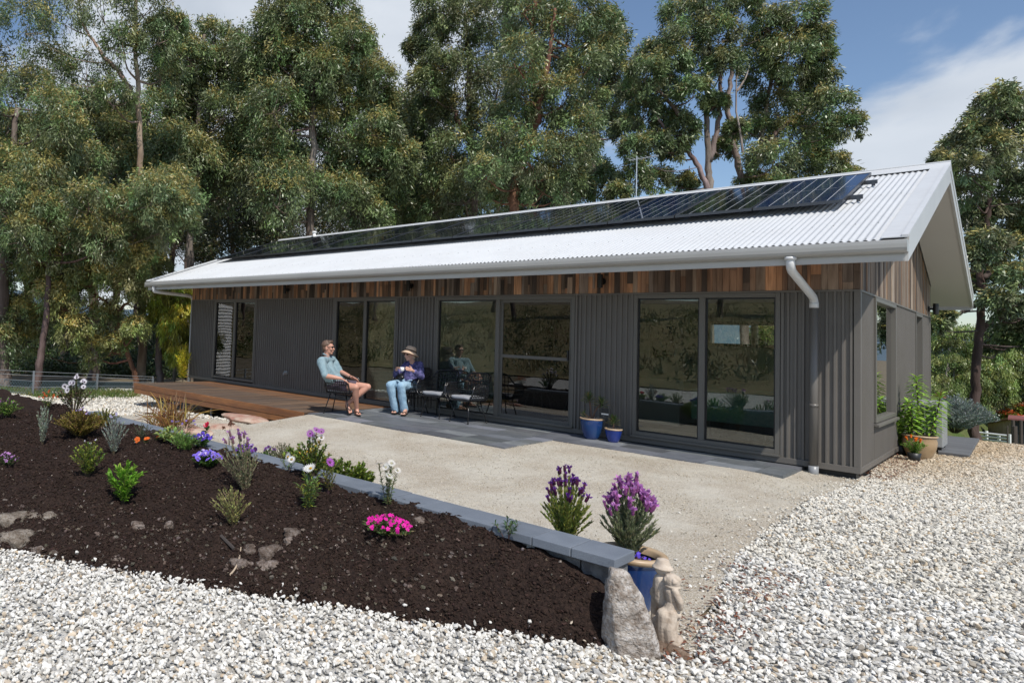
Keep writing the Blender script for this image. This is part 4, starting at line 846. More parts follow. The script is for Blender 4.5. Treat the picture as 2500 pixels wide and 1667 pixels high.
# ------------------------------------------------------------------ pots
def pot(name, label, x, y, z, prof, mt, rim=None, soil=None, group=None, cat='pot'):
    r = empty(name, (x, y, z)); tag(r, label, cat, group)
    mb = MB(); p = np.array(prof, float); R_, Hh = p[:, 0].max(), p[:, 1].max(); lathe(mb, [(.001, 0)]+list(prof)+[(prof[-1][0]-.018, prof[-1][1]), (prof[-1][0]-.022, Hh*.7)], (x, y, z), 36); mb.build('pot_body', mt, r, smooth=True)
    if rim is not None: mb = MB(); q = prof[-1]; lathe(mb, [(q[0]+.001, q[1]-.016), (q[0]+.007, q[1]-.008), (q[0]+.004, q[1]+.006), (q[0]-.016, q[1]+.007), (q[0]-.021, q[1]-.006)], (x, y, z), 36); mb.build('pot_rim', rim, r, smooth=True)
    mb = MB(); lathe(mb, [(.001, Hh*.86), (prof[-1][0]-.019, Hh*.84)], (x, y, z), 24); mb.build('potting_soil', M['potsoil'], r); return r
def belly(r, h): return [(r*.55, 0), (r*.66, h*.12), (r*.82, h*.38), (r*.93, h*.65), (r*.98, h*.88), (r, h)]
g = 'glazed blue pots by the wall'
pb = (-2.93, -.30, -.012); pot('plant_pot', 'larger blue glazed pot with cream rim against the wall', *pb, belly(.158, .30), M['bluepot'], M['clayrim'], group=g)
ps = (-2.62, -.30, -.012); pot('plant_pot', 'smaller blue glazed pot beside the larger one against the wall', *ps, belly(.112, .19), M['bluepot2'], M['clayrim'], group=g)
BP = np.array([-.30, -5.72, -.30]); pot('plant_pot', 'big blue pot with broad tan rim behind the end of the garden wall', *BP, [(.105, 0), (.12, .06), (.155, .2), (.172, .3), (.182, .36)], M['bluepot'], None)
mb = MB(); lathe(mb, [(.186, .335), (.2, .345), (.203, .362), (.195, .372), (.165, .372), (.155, .36), (.15, .33)], BP, 40); mb.build('pot_rim', M['clayrim'], bpy.data.objects['plant_pot.002'], smooth=True)
LP = hit(1385, 1312); LP = aty(1382, 1310, -5.62); LP[2] = float(T(LP[0], LP[1])); pot('plant_pot', 'dark blue pot mostly hidden behind the garden wall coping', *LP, belly(.16, .26), M['bluepot2'], None)
tp = atz(2245, 1123, -.10); pot('plant_pot', 'large tan glazed pot outside the gable wall', *tp, [(.1, 0), (.135, .06), (.178, .18), (.19, .27), (.178, .33), (.192, .355)], M['clay'], M['clayrim'])
bp1 = atz(2232, 1128, -.10); bp1 = bp1+unit(CAM-bp1)*.12; bp1[2] = -.10; pot('plant_pot', 'small black plastic pot in front of the tan pot', *bp1, [(.055, 0), (.062, .07), (.075, .145)], M['blackpot'], group='black plastic pots')
bp2 = atz(2196, 1116, -.10); pot('plant_pot', 'black plastic pot close to the gable wall, left of the tan pot', *bp2, [(.075, 0), (.085, .1), (.098, .18)], M['blackpot'], group='black plastic pots')

# ------------------------------------------------------------------ plants
def stemset(base, h, w, n, lean=(0, 0), droop=.1, hmin=.55):
    out = []
    for i in range(n):
        a = i*2.39996+random.uniform(-.3, .3); rr = math.sqrt((i+.5)/n); hh = h*(1-(1-hmin)*rr**1.5)*random.uniform(.85, 1.05)
        tip = np.array([math.cos(a)*w/2*rr+lean[0], math.sin(a)*w/2*rr+lean[1], hh]); m_ = tip*[.45, .45, .55]+[random.uniform(-.01, .01), random.uniform(-.01, .01), 0]
        out.append(np.array(base)+smoothpath([[math.cos(a)*w*.03, math.sin(a)*w*.03, -.015], m_, tip], 7))
    return out
def flower(kind, c, d, r, col, ctr=(.5, .33, .04)):
    mb = MB(); f, s, u = frame(d, (0.1, .2, 1)); c = np.asarray(c, float)
    if kind == 'daisy':
        n = 16; a = np.linspace(0, 2*PI, n, endpoint=False)+random.random(); D = np.outer(np.cos(a), s)+np.outer(np.sin(a), u)+f*random.uniform(.0, .35)
        P = c+D*r*.2; S = unit(np.cross(D, f)); V = np.stack([P, P+D*r*.45+S*r*.13, P+D*r*.9, P+D*r*.45-S*r*.13], 1).reshape(-1, 3); mb.add(V, np.arange(n*4).reshape(-1, 4), np.repeat(vary(col, n, .08, .03), 4, 0)); ellips(mb, c+f*r*.05, (r*.27, r*.27, r*.2), 8, 6, None, ctr)
    elif kind == 'pansy':
        for k, (a, q) in enumerate(((.5*PI-.45, 1.1), (.5*PI+.45, 1.1), (.05, .95), (PI-.05, .95), (-.5*PI, 1.1))):
            D = math.cos(a)*s+math.sin(a)*u; S = np.cross(f, D); t = np.linspace(0, 2*PI, 8, endpoint=False); cc = c+D*r*.5+f*(.1*r if k < 2 else .16*r)
            V = cc+np.outer(np.cos(t)*r*.52*q, D)+np.outer(np.sin(t)*r*.52*q, S)+f*.0; mb.add(np.vstack([c+f*r*.02, V]), [[0, i+1, (i+1) % 8+1] for i in range(8)], vary(col, 9, .06, .03)); 
        ellips(mb, c+f*r*.16, (r*.16,)*3, 6, 5, None, ctr)
    elif kind == 'phlox':
        for a in np.arange(5)*2*PI/5: D = math.cos(a)*s+math.sin(a)*u; S = np.cross(f, D); mb.add([c, c+D*r*.6+S*r*.38, c+D*r, c+D*r*.6-S*r*.38], [[0, 1, 2, 3]], vary(col, 4, .08, .03))
        ellips(mb, c, (r*.12,)*3, 5, 4, None, ctr)
    elif kind == 'lavender':
        for t in np.linspace(0, 1, 6): ellips(mb, c+f*r*3.0*t, (r*(1-.35*abs(t-.4)),)*3, 7, 5, None, np.array(ctr)*random.uniform(.8, 1.2))
        n = 7; D = unit(f*1.0+rng.normal(size=(n, 3))*.7); leaves(mb, np.tile(c+f*r*2.6, (n, 1)), D, r*3.0, r*1.7, vary(col, n, .15, .05))
        n = 10; D = unit(f*.2+rng.normal(size=(n, 3))); leaves(mb, c+f*r*3.0*rng.uniform(0, 1, (n, 1)), D, r*1.3, r*.6, vary(np.array(col)*.8+np.array(ctr)*.2, n, .2, .05))
    elif kind == 'rose':
        for k in range(16):
            a = random.random()*2*PI; e = random.uniform(.1, 1.1); D = unit((math.cos(a)*s+math.sin(a)*u)*e+f*.7); S = unit(np.cross(D, f)); q = random.uniform(.8, 1.1); cc = np.array(col) if k % 3 else np.array([.85, .55, .55])
            mb.add([c, c+D*r*.7*q+S*r*.45, c+D*r*q, c+D*r*.7*q-S*r*.45], [[0, 1, 2, 3]], vary(cc, 4, .1, .05))
    elif kind == 'ball':
        n = 14; D = unit(rng.normal(size=(n, 3))+f*.6); leaves(mb, np.tile(c, (n, 1)), D, r, r*.5, vary(col, n, .15, .05))
    return mb
def bush(name, label, cat, base, h, w, n, per, L, W, col, col2=None, p2=.3, flowers=(), lean=(0, 0), up=.5, start=.25, stemcol=(.08, .06, .035), sr=.0025, group=None, hmin=.55, arch=.25, broad=True, fdir=(.3, -.6, .7)):
    per = int(per*1.35); n = int(n*1.3); W = W*(1.2 if broad else 1.5)
    base = np.asarray(base, float); r = empty(name, base); tag(r, label, cat, group); st = stemset(base, h, w, n, lean, hmin=hmin)
    mb = MB(); 
    for s in st: tube(mb, s, np.linspace(sr, sr*.5, len(s)), 5, stemcol)
    mb.build('stems', M['stem'], r); P, D = [], []
    for s in st:
        for k in range(per):
            t = start+(1-start)*(k+random.random())/per; i = min(int(t*(len(s)-1)), len(s)-2); fr = t*(len(s)-1)-i; p = s[i]*(1-fr)+s[i+1]*fr; ax = unit(s[i+1]-s[i]); a = random.random()*2*PI
            o = np.array([math.cos(a), math.sin(a), 0]); d = unit(o*(1.1-t*.35)+ax*up*(1+t)); P.append(p); D.append(d)
    P = np.array(P); D = np.array(D); C = vary(col, len(P), .3, .12)
    if col2 is not None: k = rng.uniform(size=len(P)) < p2; C[k] = vary(col2, int(k.sum()), .3, .12)
    Ls = L*rng.uniform(.7, 1.2, len(P)); mb = MB(); (flat_leaves if broad else leaves)(mb, P, D, Ls, W*rng.uniform(.8, 1.2, len(P)), C); mb.build('foliage', M['plant'], r)
    for kind, cnt, rad, fc, fctr, ext in flowers:
        idx = [i % len(st) for i in range(cnt)]
        for i in range(cnt):
            s = st[idx[i]]; tip = s[-1]+rng.normal(size=3)*w*.06*(cnt > n)+np.array([0, 0, ext*random.uniform(.6, 1.1)]); d = unit(np.array(fdir)+rng.normal(size=3)*.4) if kind != 'lavender' else unit(s[-1]-s[-3]+np.array([0, 0, .02]))
            flower(kind, tip, d, rad*random.uniform(.85, 1.15), fc, fctr).build('flower', M['petal'], r)
            if ext > .03: mb = MB(); tube(mb, [s[-1], (s[-1]+tip)/2+rng.normal(size=3)*.006, tip], .0018, 4, stemcol); mb.build('flower_stalk', M['stem'], r)
    return r
def B(px_, py_): return hit(px_, py_)
def sz(base, p): return p/ppm(base)     # pixels of the photograph to metres at that distance
G1, G2, G3 = (.10, .20, .03), (.06, .12, .025), (.20, .26, .05)
YG = (.28, .30, .05)
b = B(12, 1022); bush('flowering_shrub', 'small green shrub with purple and pink blooms at the far left of the bed', 'shrub', b, sz(b, 52), sz(b, 75), 16, 16, .05, .016, G1, G3, flowers=[('phlox', 12, .016, (.35, .08, .4), (.4, .1, .2), .0)])
b = B(14, 1142); bush('flowering_plant', 'low clump of mauve flowers at the left edge of the bed', 'plant', b, sz(b, 36), sz(b, 60), 14, 9, .03, .01, G2, flowers=[('phlox', 26, .017, (.50, .25, .55), (.6, .4, .6), .005)])
b = B(103, 1088); bush('lavender_plant', 'silvery lavender sprig, left of the ochre mounded shrub', 'plant', b, sz(b, 105), sz(b, 42), 12, 42, .028, .006, (.33, .38, .30), (.24, .28, .2), up=1.2, start=.15, broad=False, hmin=.6)
b = B(180, 1020); bush('daisy_bush', 'tall dark-stemmed bush with white daisies above the ochre shrub', 'shrub', b, sz(b, 100), sz(b, 95), 20, 20, .04, .018, (.10, .13, .04), (.13, .06, .05), .4, [('daisy', 11, .04, (.75, .72, .78), (.2, .15, .25), .01), ('ball', 6, .016, (.5, .4, .65), (0, 0, 0), .0)], start=.45, sr=.006, fdir=(.3, -.6, .5))
b = B(115, 1002); bush('flowering_plant', 'small plant with orange and salmon blooms behind the silvery lavender', 'plant', b, sz(b, 48), sz(b, 55), 12, 9, .03, .014, G2, YG, flowers=[('ball', 12, .022, (.75, .16, .06), (0, 0, 0), .01)])
b = B(195, 1068); bush('mounded_shrub', 'ochre-green rounded shrub in the upper left of the bed', 'shrub', b, sz(b, 72), sz(b, 140), 70, 46, .026, .012, (.26, .22, .04), (.20, .12, .05), .35, [('phlox', 10, .014, (.45, .35, .7), (.5, .5, .5), .01)], start=.2, hmin=.5)
b = B(255, 1040); bush('mounded_shrub', 'smaller yellow-green shrub against the coping, right of the ochre mound', 'shrub', b, sz(b, 45), sz(b, 75), 30, 34, .022, .01, (.22, .24, .04), (.2, .14, .05), .3, start=.2)
b = B(277, 1106); bush('lavender_plant', 'silver-leaved bush in front of the yellow-green shrub by the coping', 'plant', b, sz(b, 98), sz(b, 68), 20, 46, .026, .006, (.36, .42, .36), (.22, .22, .2), .35, [('phlox', 5, .014, (.55, .5, .8), (.5, .5, .5), .0)], up=1.2, start=.1, broad=False)
b = B(214, 1161); bush('small_shrub', 'yellow-green shrub with slender shoots in the open mulch', 'shrub', b, sz(b, 90), sz(b, 88), 24, 24, .034, .011, (.24, .28, .04), G1, .3, [('phlox', 4, .012, (.65, .6, .75), (.5, .5, .5), .01)], start=.15)
b = B(300, 1226); bush('leafy_plant', 'bright green broad-leaved young plant in the open mulch', 'plant', b, sz(b, 98), sz(b, 95), 11, 20, .075, .022, (.16, .34, .03), (.24, .40, .05), .4, start=.08, up=.9, hmin=.6, arch=.2)
b = B(345, 1075); bush('small_shrub', 'dark wiry sprig beside the orange pansies', 'shrub', b, sz(b, 48), sz(b, 60), 14, 16, .016, .005, (.09, .12, .07), broad=False)
for i, (x, y, lb) in enumerate(((333, 1084, 'leftmost'), (356, 1083, 'second from left'), (384, 1078, 'third from left'))):
    b = B(x, y); bush('pansy', 'single orange pansy by the coping, %s of three' % lb, 'flower', b, sz(b, 12), sz(b, 16), 4, 4, .02, .012, G1, flowers=[('pansy', 1, .032, (.75, .16, .03), (.5, .2, .02), .01)], group='orange pansies')
b = B(412, 1082); bush('leafy_plant', 'pale sage-leaved low plant beside the orange pansies', 'plant', b, sz(b, 38), sz(b, 75), 12, 10, .075, .018, (.26, .36, .12), (.34, .36, .1), .4, arch=.3)
b = B(450, 1102); bush('feathery_plant', 'feathery bright green clump left of the purple pansies', 'plant', b, sz(b, 48), sz(b, 82), 34, 34, .03, .0045, (.14, .26, .05), broad=False, start=.1)
PV = (.24, .17, .72)
for x, y, w, h, nf, lb, c in ((505, 1145, 80, 42, 26, 'front clump of violet-blue pansies at the coping', PV), (492, 1096, 56, 36, 13, 'back clump of deep violet pansies at the coping', (.13, .08, .55)), (597, 1130, 60, 46, 12, 'clump of purple and white pansies behind the tall lavender', (.16, .06, .32)), (655, 1128, 50, 36, 7, 'sparse purple and white pansies, rightmost by the coping', (.2, .08, .33))):
    b = B(x, y); bush('pansy', lb, 'flower', b, sz(b, h), sz(b, w), max(10, nf), 12, .035, .018, G1, G2, .4, [('pansy', nf, .027, c, (.35, .02, .12), .012), ('pansy', nf//3, .022, (.6, .52, .8), (.3, .05, .2), .01)], group='purple pansies', start=.3)
b = B(570, 1282); bush('lavender_plant', 'pale yellow-green lavender in the middle of the bed', 'plant', b, sz(b, 100), sz(b, 100), 20, 42, .024, .0055, (.33, .34, .12), (.24, .18, .10), .35, up=1.0, start=.12, broad=False, lean=(-.02, -.03))
b = B(600, 1200); bush('lavender_plant', 'tall fading lavender with mauve flower heads', 'plant', b, sz(b, 128), sz(b, 120), 30, 46, .022, .005, (.27, .24, .15), (.16, .20, .09), .35, [('lavender', 9, .011, (.42, .2, .48), (.2, .11, .13), .03)], up=1.0, start=.1, broad=False, lean=(-.1, -.04), hmin=.6)
b = B(690, 1140); bush('small_shrub', 'dark green twiggy shrub right of the fading lavender', 'shrub', b, sz(b, 62), sz(b, 85), 26, 34, .028, .006, (.11, .14, .07), (.18, .15, .09), .3, broad=False, start=.1)
b = atz(500, 1078, .14); bush('geranium', 'tall stem with one pink geranium bloom behind the coping', 'flower', b, sz(b, 42), sz(b, 30), 3, 5, .04, .035, G2, lean=(-.03, .03), start=.5, flowers=[('rose', 1, .062, (.8, .04, .12), (0, 0, 0), .03)])
b = atz(560, 1085, .14); bush('dried_flower', 'dried brown flower stem beside the pink geranium', 'flower', b, sz(b, 68), sz(b, 40), 3, 2, .02, .01, (.2, .1, .06), flowers=[('ball', 10, .022, (.28, .14, .09), (0, 0, 0), .02)])
b = B(762, 1168); bush('daisy_bush', 'leggy bush with purple daisies and yellowing leaves in front of the coping', 'shrub', b, sz(b, 112), sz(b, 95), 18, 24, .042, .016, (.13, .20, .035), (.42, .30, .03), .16, [('daisy', 4, .036, (.36, .10, .42), (.15, .03, .15), .07), ('daisy', 4, .034, (.78, .76, .74), (.5, .3, .03), .02)], start=.25, sr=.006, hmin=.5)
b = B(800, 1210); bush('daisy_bush', 'thin dark-stemmed plant with one mauve daisy, right of the leggy bush', 'shrub', b, sz(b, 88), sz(b, 42), 7, 12, .04, .010, (.14, .16, .04), (.3, .26, .04), .3, [('daisy', 1, .035, (.42, .1, .5), (.2, .05, .15), .01)], stemcol=(.06, .03, .035))
b = B(752, 1243); bush('daisy_plant', 'white daisies on slender green stems in the middle of the bed', 'flower', b, sz(b, 100), sz(b, 62), 8, 24, .055, .008, (.15, .24, .06), (.38, .38, .05), .2, [('daisy', 2, .042, (.8, .79, .77), (.6, .36, .02), .02)], start=.1, arch=.4)
b = B(705, 1150); bush('daisy_plant', 'pair of white daisies near the twiggy shrub', 'flower', b, sz(b, 35), sz(b, 60), 5, 8, .04, .006, (.15, .24, .06), flowers=[('daisy', 2, .04, (.8, .79, .77), (.6, .36, .02), .01)])
b = B(946, 1236); bush('daisy_plant', 'tall thin plant with small white papery flowers by the coping', 'flower', b, sz(b, 118), sz(b, 62), 6, 30, .04, .008, (.14, .20, .07), (.22, .2, .08), .2, [('daisy', 6, .032, (.72, .70, .66), (.6, .55, .35), .01)], start=.08, hmin=.7)
b = B(948, 1310); bush('dianthus', 'low mound of magenta dianthus flowers in the mulch', 'flower', b, sz(b, 48), sz(b, 125), 60, 20, .03, .006, (.10, .17, .05), (.2, .2, .08), .3, [('phlox', 62, .017, (.85, .02, .42), (.5, .0, .2), .012)], broad=False, hmin=.5)
b = B(1240, 1322); bush('seedling', 'sparse young seedling near the coping end', 'plant', b, sz(b, 62), sz(b, 75), 6, 8, .045, .01, (.07, .12, .05), start=.4, stemcol=(.12, .05, .03))
b = B(1430, 1395) if False else None
for i, (x, y, w) in enumerate(((725, 1108, 60), (775, 1118, 70), (830, 1138, 75), (880, 1160, 60))):
    b = aty(x, y, -5.70); b[2] = float(T(b[0], b[1])); bush('ground_shrub', ['dark green rosette behind the coping, leftmost', 'dark green rosette behind the coping, second from left', 'dark green rosette behind the coping, third from left', 'dark green rosette behind the coping, rightmost'][i], 'shrub', b, .50, sz(b, w)*1.25, 26, 26, .05, .018, (.10, .16, .02), (.2, .24, .03), .35, start=.4, hmin=.75, group='rosette shrubs behind the coping')
# bronze strappy flax
b = atz(392, 1048, -.22)+np.array([0, .15, 0]); r = empty('flax', b); tag(r, 'bronze and gold strappy flax beyond the coping', 'plant'); mb = MB()
for k in range(170):
    a = random.uniform(0, 2*PI); l = random.uniform(.35, .82); e = random.uniform(.1, 1.35)*(1+.35*abs(math.cos(a-.86))); b0 = b+np.array([random.gauss(0, .17), random.gauss(0, .14), 0]); d = np.array([math.cos(a)*e, math.sin(a)*e, 1]); d /= np.linalg.norm(d); w = random.uniform(.006, .014); c = np.array(random.choice([[.30, .15, .05], [.42, .26, .07], [.20, .09, .045], [.40, .30, .09], [.25, .16, .09]]))
    P = smoothpath([b0, b0+d*l*.5, b0+d*l*.85+np.array([d[0], d[1], -random.uniform(.1, 1.3)*e])*l*.22], 7); S = unit(np.cross(d, rdir(1)[0])); ws = w*np.array([.8, 1, 1, .9, .7, .45, .05])[:, None]; V = np.concatenate([P+S*ws, P-S*ws]); i = np.arange(6); mb.add(V, np.c_[i, i+1, i+8, i+7], vary(c, 14, .15, .05))
mb.build('leaves', M['plant'], r)
b2 = atz(450, 1055, -.2); bush('ground_shrub', 'low plant with tiny violet flowers at the foot of the bronze flax', 'plant', b2, .2, .6, 14, 12, .03, .01, (.16, .12, .05), flowers=[('phlox', 10, .02, (.25, .18, .6), (.3, .3, .3), .0)])
# potted lavenders
def lav(label, base, h, w, n, heads, fc, hc_, leafc, leafc2, hr, lean=(0, 0)): return bush('potted_lavender', label, 'plant', base, h, w, n, 60, .036, .006, leafc, leafc2, .35, [('lavender', heads, hr, fc, hc_, .05)], up=1.1, start=.03, broad=False, hmin=.42, stemcol=(.14, .17, .06), lean=lean)
lav('lavender with dark purple heads and yellow-green leaves behind the coping', LP+np.array([0, 0, .22]), .50, .34, 44, 34, (.16, .05, .30), (.10, .025, .07), (.30, .33, .07), (.14, .20, .05), .0105)
lav('lavender with large bright mauve heads in the big blue pot', BP+np.array([-.06, .08, .30]), .47, .35, 50, 42, (.50, .21, .52), (.27, .08, .23), (.26, .28, .16), (.13, .16, .09), .0125, (.0, .02))
b = BP+np.array([.06, -.07, .28]); bush('lobelia', 'tiny violet-blue flowers at the front of the big blue pot', 'flower', b, .11, .16, 12, 9, .02, .007, (.12, .05, .04), flowers=[('phlox', 16, .014, (.16, .10, .75), (.5, .5, .6), .0)])
# plants in the wall pots
def yucca(label, base, heads, L, col, trunk=True):
    r = empty('spiky_plant', base); tag(r, label, 'plant', 'spiky plants in the blue pots'); mb = MB(); ms = MB()
    for (dx, dy, dz, n, k) in heads:
        tip = np.asarray(base)+[dx, dy, dz]; tube(ms, smoothpath([base, np.asarray(base)+[dx*.4, dy*.4, dz*.6], tip], 6), .012 if dz > .1 else .008, 7, (.12, .07, .045))
        for q in range(n): a = q*2.4; e = (q/n); d = unit([math.cos(a)*(1.1-e*.7), math.sin(a)*(1.1-e*.7), .15+e*1.2]); flat_leaves(mb, [tip+[0, 0, -.08*(1-e)*k]], [d], L*k*random.uniform(.8, 1.1), .016, vary(col if q % 4 else (.24, .2, .08), 1, .25), arch=.12)
    ms.build('stems', M['stem'], r); mb.build('foliage', M['plant'], r)
yucca('spiky plant with two tall heads in the larger blue pot', np.array(pb)+[0, 0, .26], [(-.05, 0, .33, 46, 1), (.12, .03, .27, 36, .95), (-.10, -.04, .1, 14, .6)], .15, (.10, .14, .05))
yucca('short spiky plant in the smaller blue pot', np.array(ps)+[0, 0, .16], [(0, 0, .15, 44, .9)], .13, (.12, .18, .05))
mb = MB(); p = np.array(pb)+[.15, -.03, .40]; box(mb, p[0], p[0]+.10, p[1], p[1]+.002, p[2], p[2]+.07); o = mb.build('plant_tag', M['blackpot'], loc=p); tag(o, 'small dark plant tag hanging from the spiky plant', 'tag'); mb = MB(); box(mb, p[0]+.0, p[0]+.10, p[1]-.003, p[1]-.0005, p[2]-.022, p[2]-.003); mb.build('tag_strip', M['offwhite'], o)
# lilies at the gable
def lily(label, base, top, n, L, tipc=None):
    r = empty('lily', base); tag(r, label, 'plant', 'leafy lilies by the gable wall'); mb = MB(); S = smoothpath([base, (np.asarray(base)*.5+np.asarray(top)*.5)+[.02, 0, 0], top], 12); tube(mb, S, .008, 6, (.10, .07, .04)); mb.build('stem', M['stem'], r); mb = MB()
    t = np.linspace(.12, 1, n); P = np.array([S[int(x*11)]*(1-(x*11) % 1)+S[min(int(x*11)+1, 11)]*((x*11) % 1) for x in t*.999]); a = np.arange(n)*2.4; D = unit(np.c_[np.cos(a), np.sin(a), .12+1.3*np.clip(t-.9, 0, 1)*8])
    flat_leaves(mb, P, D, L*(1.05-.45*np.abs(t-.45)), .034, vary((.28, .46, .07), n, .25), arch=.28)
    if tipc: k = 14; leaves(mb, np.tile(S[-1], (k, 1)), unit(rng.normal(size=(k, 3))+[0, 0, 1]), .08, .02, vary(tipc, k, .2))
    mb.build('foliage', M['plant'], r)
zt = tp+np.array([0, 0, .28]); q1 = att(2237, 925, (zt-CAM)@Fv+.05); q2 = att(2296, 968, (zt-CAM)@Fv-.1)
q0 = att(2216, 985, (zt-CAM)@Fv+.0)
lily('tallest leafy lily stem in the tan pot', zt+[-.04, .06, 0], q1, 120, .17); lily('shorter leafy lily with reddish tip leaning right from the tan pot', zt+[.07, .03, 0], q2, 85, .17, (.35, .16, .08)); lily('upper leafy lily stem just behind the tallest one', zt+[-.07, -.03, 0], q0+[0, 0, .02], 70, .15)
bush('leafy_plant', 'broad-leaved green bush in the black pot close to the gable wall', 'plant', bp2+[0, 0, .15], .62, .55, 14, 20, .075, .036, (.20, .32, .05), (.14, .24, .04), .3, start=.12, up=.5)
bush('flowering_plant', 'small plant with orange trumpet blooms in the front black pot', 'plant', bp1+[0, 0, .12], .22, .26, 12, 16, .055, .014, (.2, .34, .06), flowers=[('lavender', 6, .010, (.85, .22, .02), (.8, .2, .02), .02)], start=.1)
# air conditioner, platform, grey bush
a0 = np.array([.10, 4.15, -.02]); r = empty('air_conditioner', a0); tag(r, 'grey outdoor air conditioning unit standing by the gable wall', 'air conditioner')
X0, X1, Y0, Y1, Z0, Z1 = .08, .42, 4.05, 4.75, .02, .70
mb = MB(); box(mb, X0, X1, Y0, Y1, Z0, Z1); bevel(mb.build('casing', M['metalgrey'], r), .012)
mb = MB(); box(mb, X0+.05, X1-.07, Y0-.006, Y0-.001, Z0+.06, Z1-.06); mb.build('grille_shade_plate', M['dark'], r)  # near-black plate painted as the shade behind the louvres
mb = MB()
for z in np.arange(Z0+.1, Z1-.08, .055): box(mb, X0+.05, X1-.07, Y0-.016, Y0-.007, z, z+.007)
for x in (X0+.14,): box(mb, x, x+.008, Y0-.02, Y0-.0165, Z0+.06, Z1-.06)
mb.build('grille', M['metalgrey'], r); mb = MB()
for y in (Y0+.05, Y1-.13):
    for x in (X0+.02, X1-.12): box(mb, x, x+.1, y, y+.1, -.07, .018)
mb.build('feet', M['black'], r)
mb = MB(); box(mb, -.0+.06, .62, 3.85, 5.0, -.16, -.075); o = bevel(mb.build('concrete_pad', M['concrete'], loc=(.1, 4.2, -.1)), .008); tag(o, 'pale concrete pad under the air conditioning unit', 'slab')
pa = [atz(2290, 1102, -.02), atz(2366, 1111, -.02), atz(2391, 1070, -.02), atz(2290, 1061, -.02)]
mb = MB(); hexa(mb, [p-[0, 0, .12] for p in pa]+pa); o = bevel(mb.build('platform', M['greydeck'], loc=pa[0]), .006); tag(o, 'low grey boarded platform beyond the air conditioning unit', 'platform')
b = atz(2325, 1060, -.25)+np.array([0.0, .6, 0]); bush('silver_shrub', 'rounded silver-grey shrub behind the boarded platform', 'shrub', b, .82, 1.4, 120, 70, .07, .009, (.27, .32, .30), (.20, .25, .22), .4, broad=False, start=.25, hmin=.45)

# ------------------------------------------------------------------ rocks, statue, stick
def rock(label, P, s, seed, col=(.42, .38, .34), rot=0, sink=.3, group='rocks in the bed', name='rock'):
    V, F = ICO4; V = unit(V); k = 1+.42*noise3(V, .9, seed)+.30*noise3(V, .38, seed+4)+.14*noise3(V, .15, seed+9)+.06*noise3(V, .07, seed+2)
    V = V*k[:, None]; V = np.sign(V)*np.abs(V)**.8; V = V*s; c, sn = math.cos(rot), math.sin(rot); V = V@np.array([[c, sn, 0], [-sn, c, 0], [0, 0, 1]])
    V = V+np.asarray(P)+[0, 0, s[2]*(1-2*sink)]; mb = MB(); mb.add(V, F, col); o = mb.build(name, M['rock'], smooth=True, loc=P); tag(o, label, 'rock', group); return o

SR = np.array([-.09, -6.33, -.33])
V, F = ICO4; V = unit(V); k = 1+.2*noise3(V, .8, 3)+.2*np.round(noise3(V, .45, 8)*3)/3+.05*noise3(V, .1, 2); V = np.sign(V)*np.abs(V)**.6*k[:, None]; V = V*[.108, .07, .24]; V[:, 0] *= (1.06-.28*(V[:, 2]/.24)); V[:, 0] -= V[:, 2]*.16
yaw = YAW-.25; c, sn = math.cos(yaw), math.sin(yaw); V = V@np.array([[c, sn, 0], [-sn, c, 0], [0, 0, 1]]); mb = MB(); mb.add(V+SR+[0, 0, .19], F, (.54, .51, .48)); o = mb.build('standing_stone', M['rock'], smooth=True, loc=SR); tag(o, 'upright grey boulder standing at the end of the garden wall', 'rock')
P = atz(1612, 1610, -.36); rock('low brown flat-topped rock at the foot of the upright boulder', P, (.17, .085, .06), 5, (.30, .23, .18), YAW-.35, .3)
P = atz(1478, 1575, -.33); rock('pale grey rock left of the upright boulder foot', P, (.095, .055, .05), 6, (.5, .47, .41), .6, .35)
P = atz(1432, 1567, -.32); rock('tiny brownish stone wedged between mulch and gravel near the wall end', P, (.03, .02, .03), 16, (.4, .33, .26), .6, .35)
for i, (x, y, sx, sz_, lb) in enumerate(((42, 1268, .14, .055, 'broad pale rock at the left edge of the mulch, upper one'), (45, 1312, .13, .05, 'broad pale rock at the left edge of the mulch, lower one'), (118, 1263, .06, .03, 'small pale rock right of the two broad rocks'), (172, 1300, .055, .03, 'brownish rock below the bright green plant'), (276, 1276, .042, .022, 'small flat grey stone left of the middle'), (338, 1283, .07, .028, 'long flat grey stone in the open mulch'), (412, 1282, .04, .03, 'round grey stone left of the lavender foot'), (612, 1343, .06, .035, 'grey clod left of the larger grey clod'), (662, 1350, .075, .05, 'largest grey clod in the lower mulch'), (715, 1300, .06, .03, 'crumbly grey clod below the white daisies'), (708, 1320, .045, .025, 'small clod touching the crumbly grey clod'), (590, 1373, .08, .025, 'flat grey stone at the lower edge of the mulch'), (665, 1382, .1, .03, 'wide flat grey stone at the lower mulch edge'), (95, 1345, .05, .03, 'small dark stone where the mulch meets the gravel at left'), (130, 1352, .035, .025, 'reddish stone beside the small dark stone'), (290, 1365, .045, .02, 'pale stone by the lower mulch edge at left'), (852, 1185, .06, .02, 'flat grey stone near the coping, middle of the bed'), (1030, 1270, .05, .02, 'flat grey stone near the coping, right half of the bed'))):
    P = hit(x, y); rock(lb, P, (sx*1.15, sx*.8, sz_*1.3), 20+i, np.array([.235, .20, .18])*random.uniform(.8, 1.2) if i > 2 else (.30, .27, .235), random.random()*3, .60)
mb = MB(); P = [hit(*p)+[0, 0, .02] for p in ((588, 1342), (584, 1368), (575, 1392), (560, 1412))]; tube(mb, smoothpath(P, 14), np.linspace(.004, .0075, 14), 7, (.42, .33, .24), jit=.1); o = mb.build('stick', M['stem'], loc=P[0]); tag(o, 'pale curved stick lying at the lower mulch edge', 'stick')
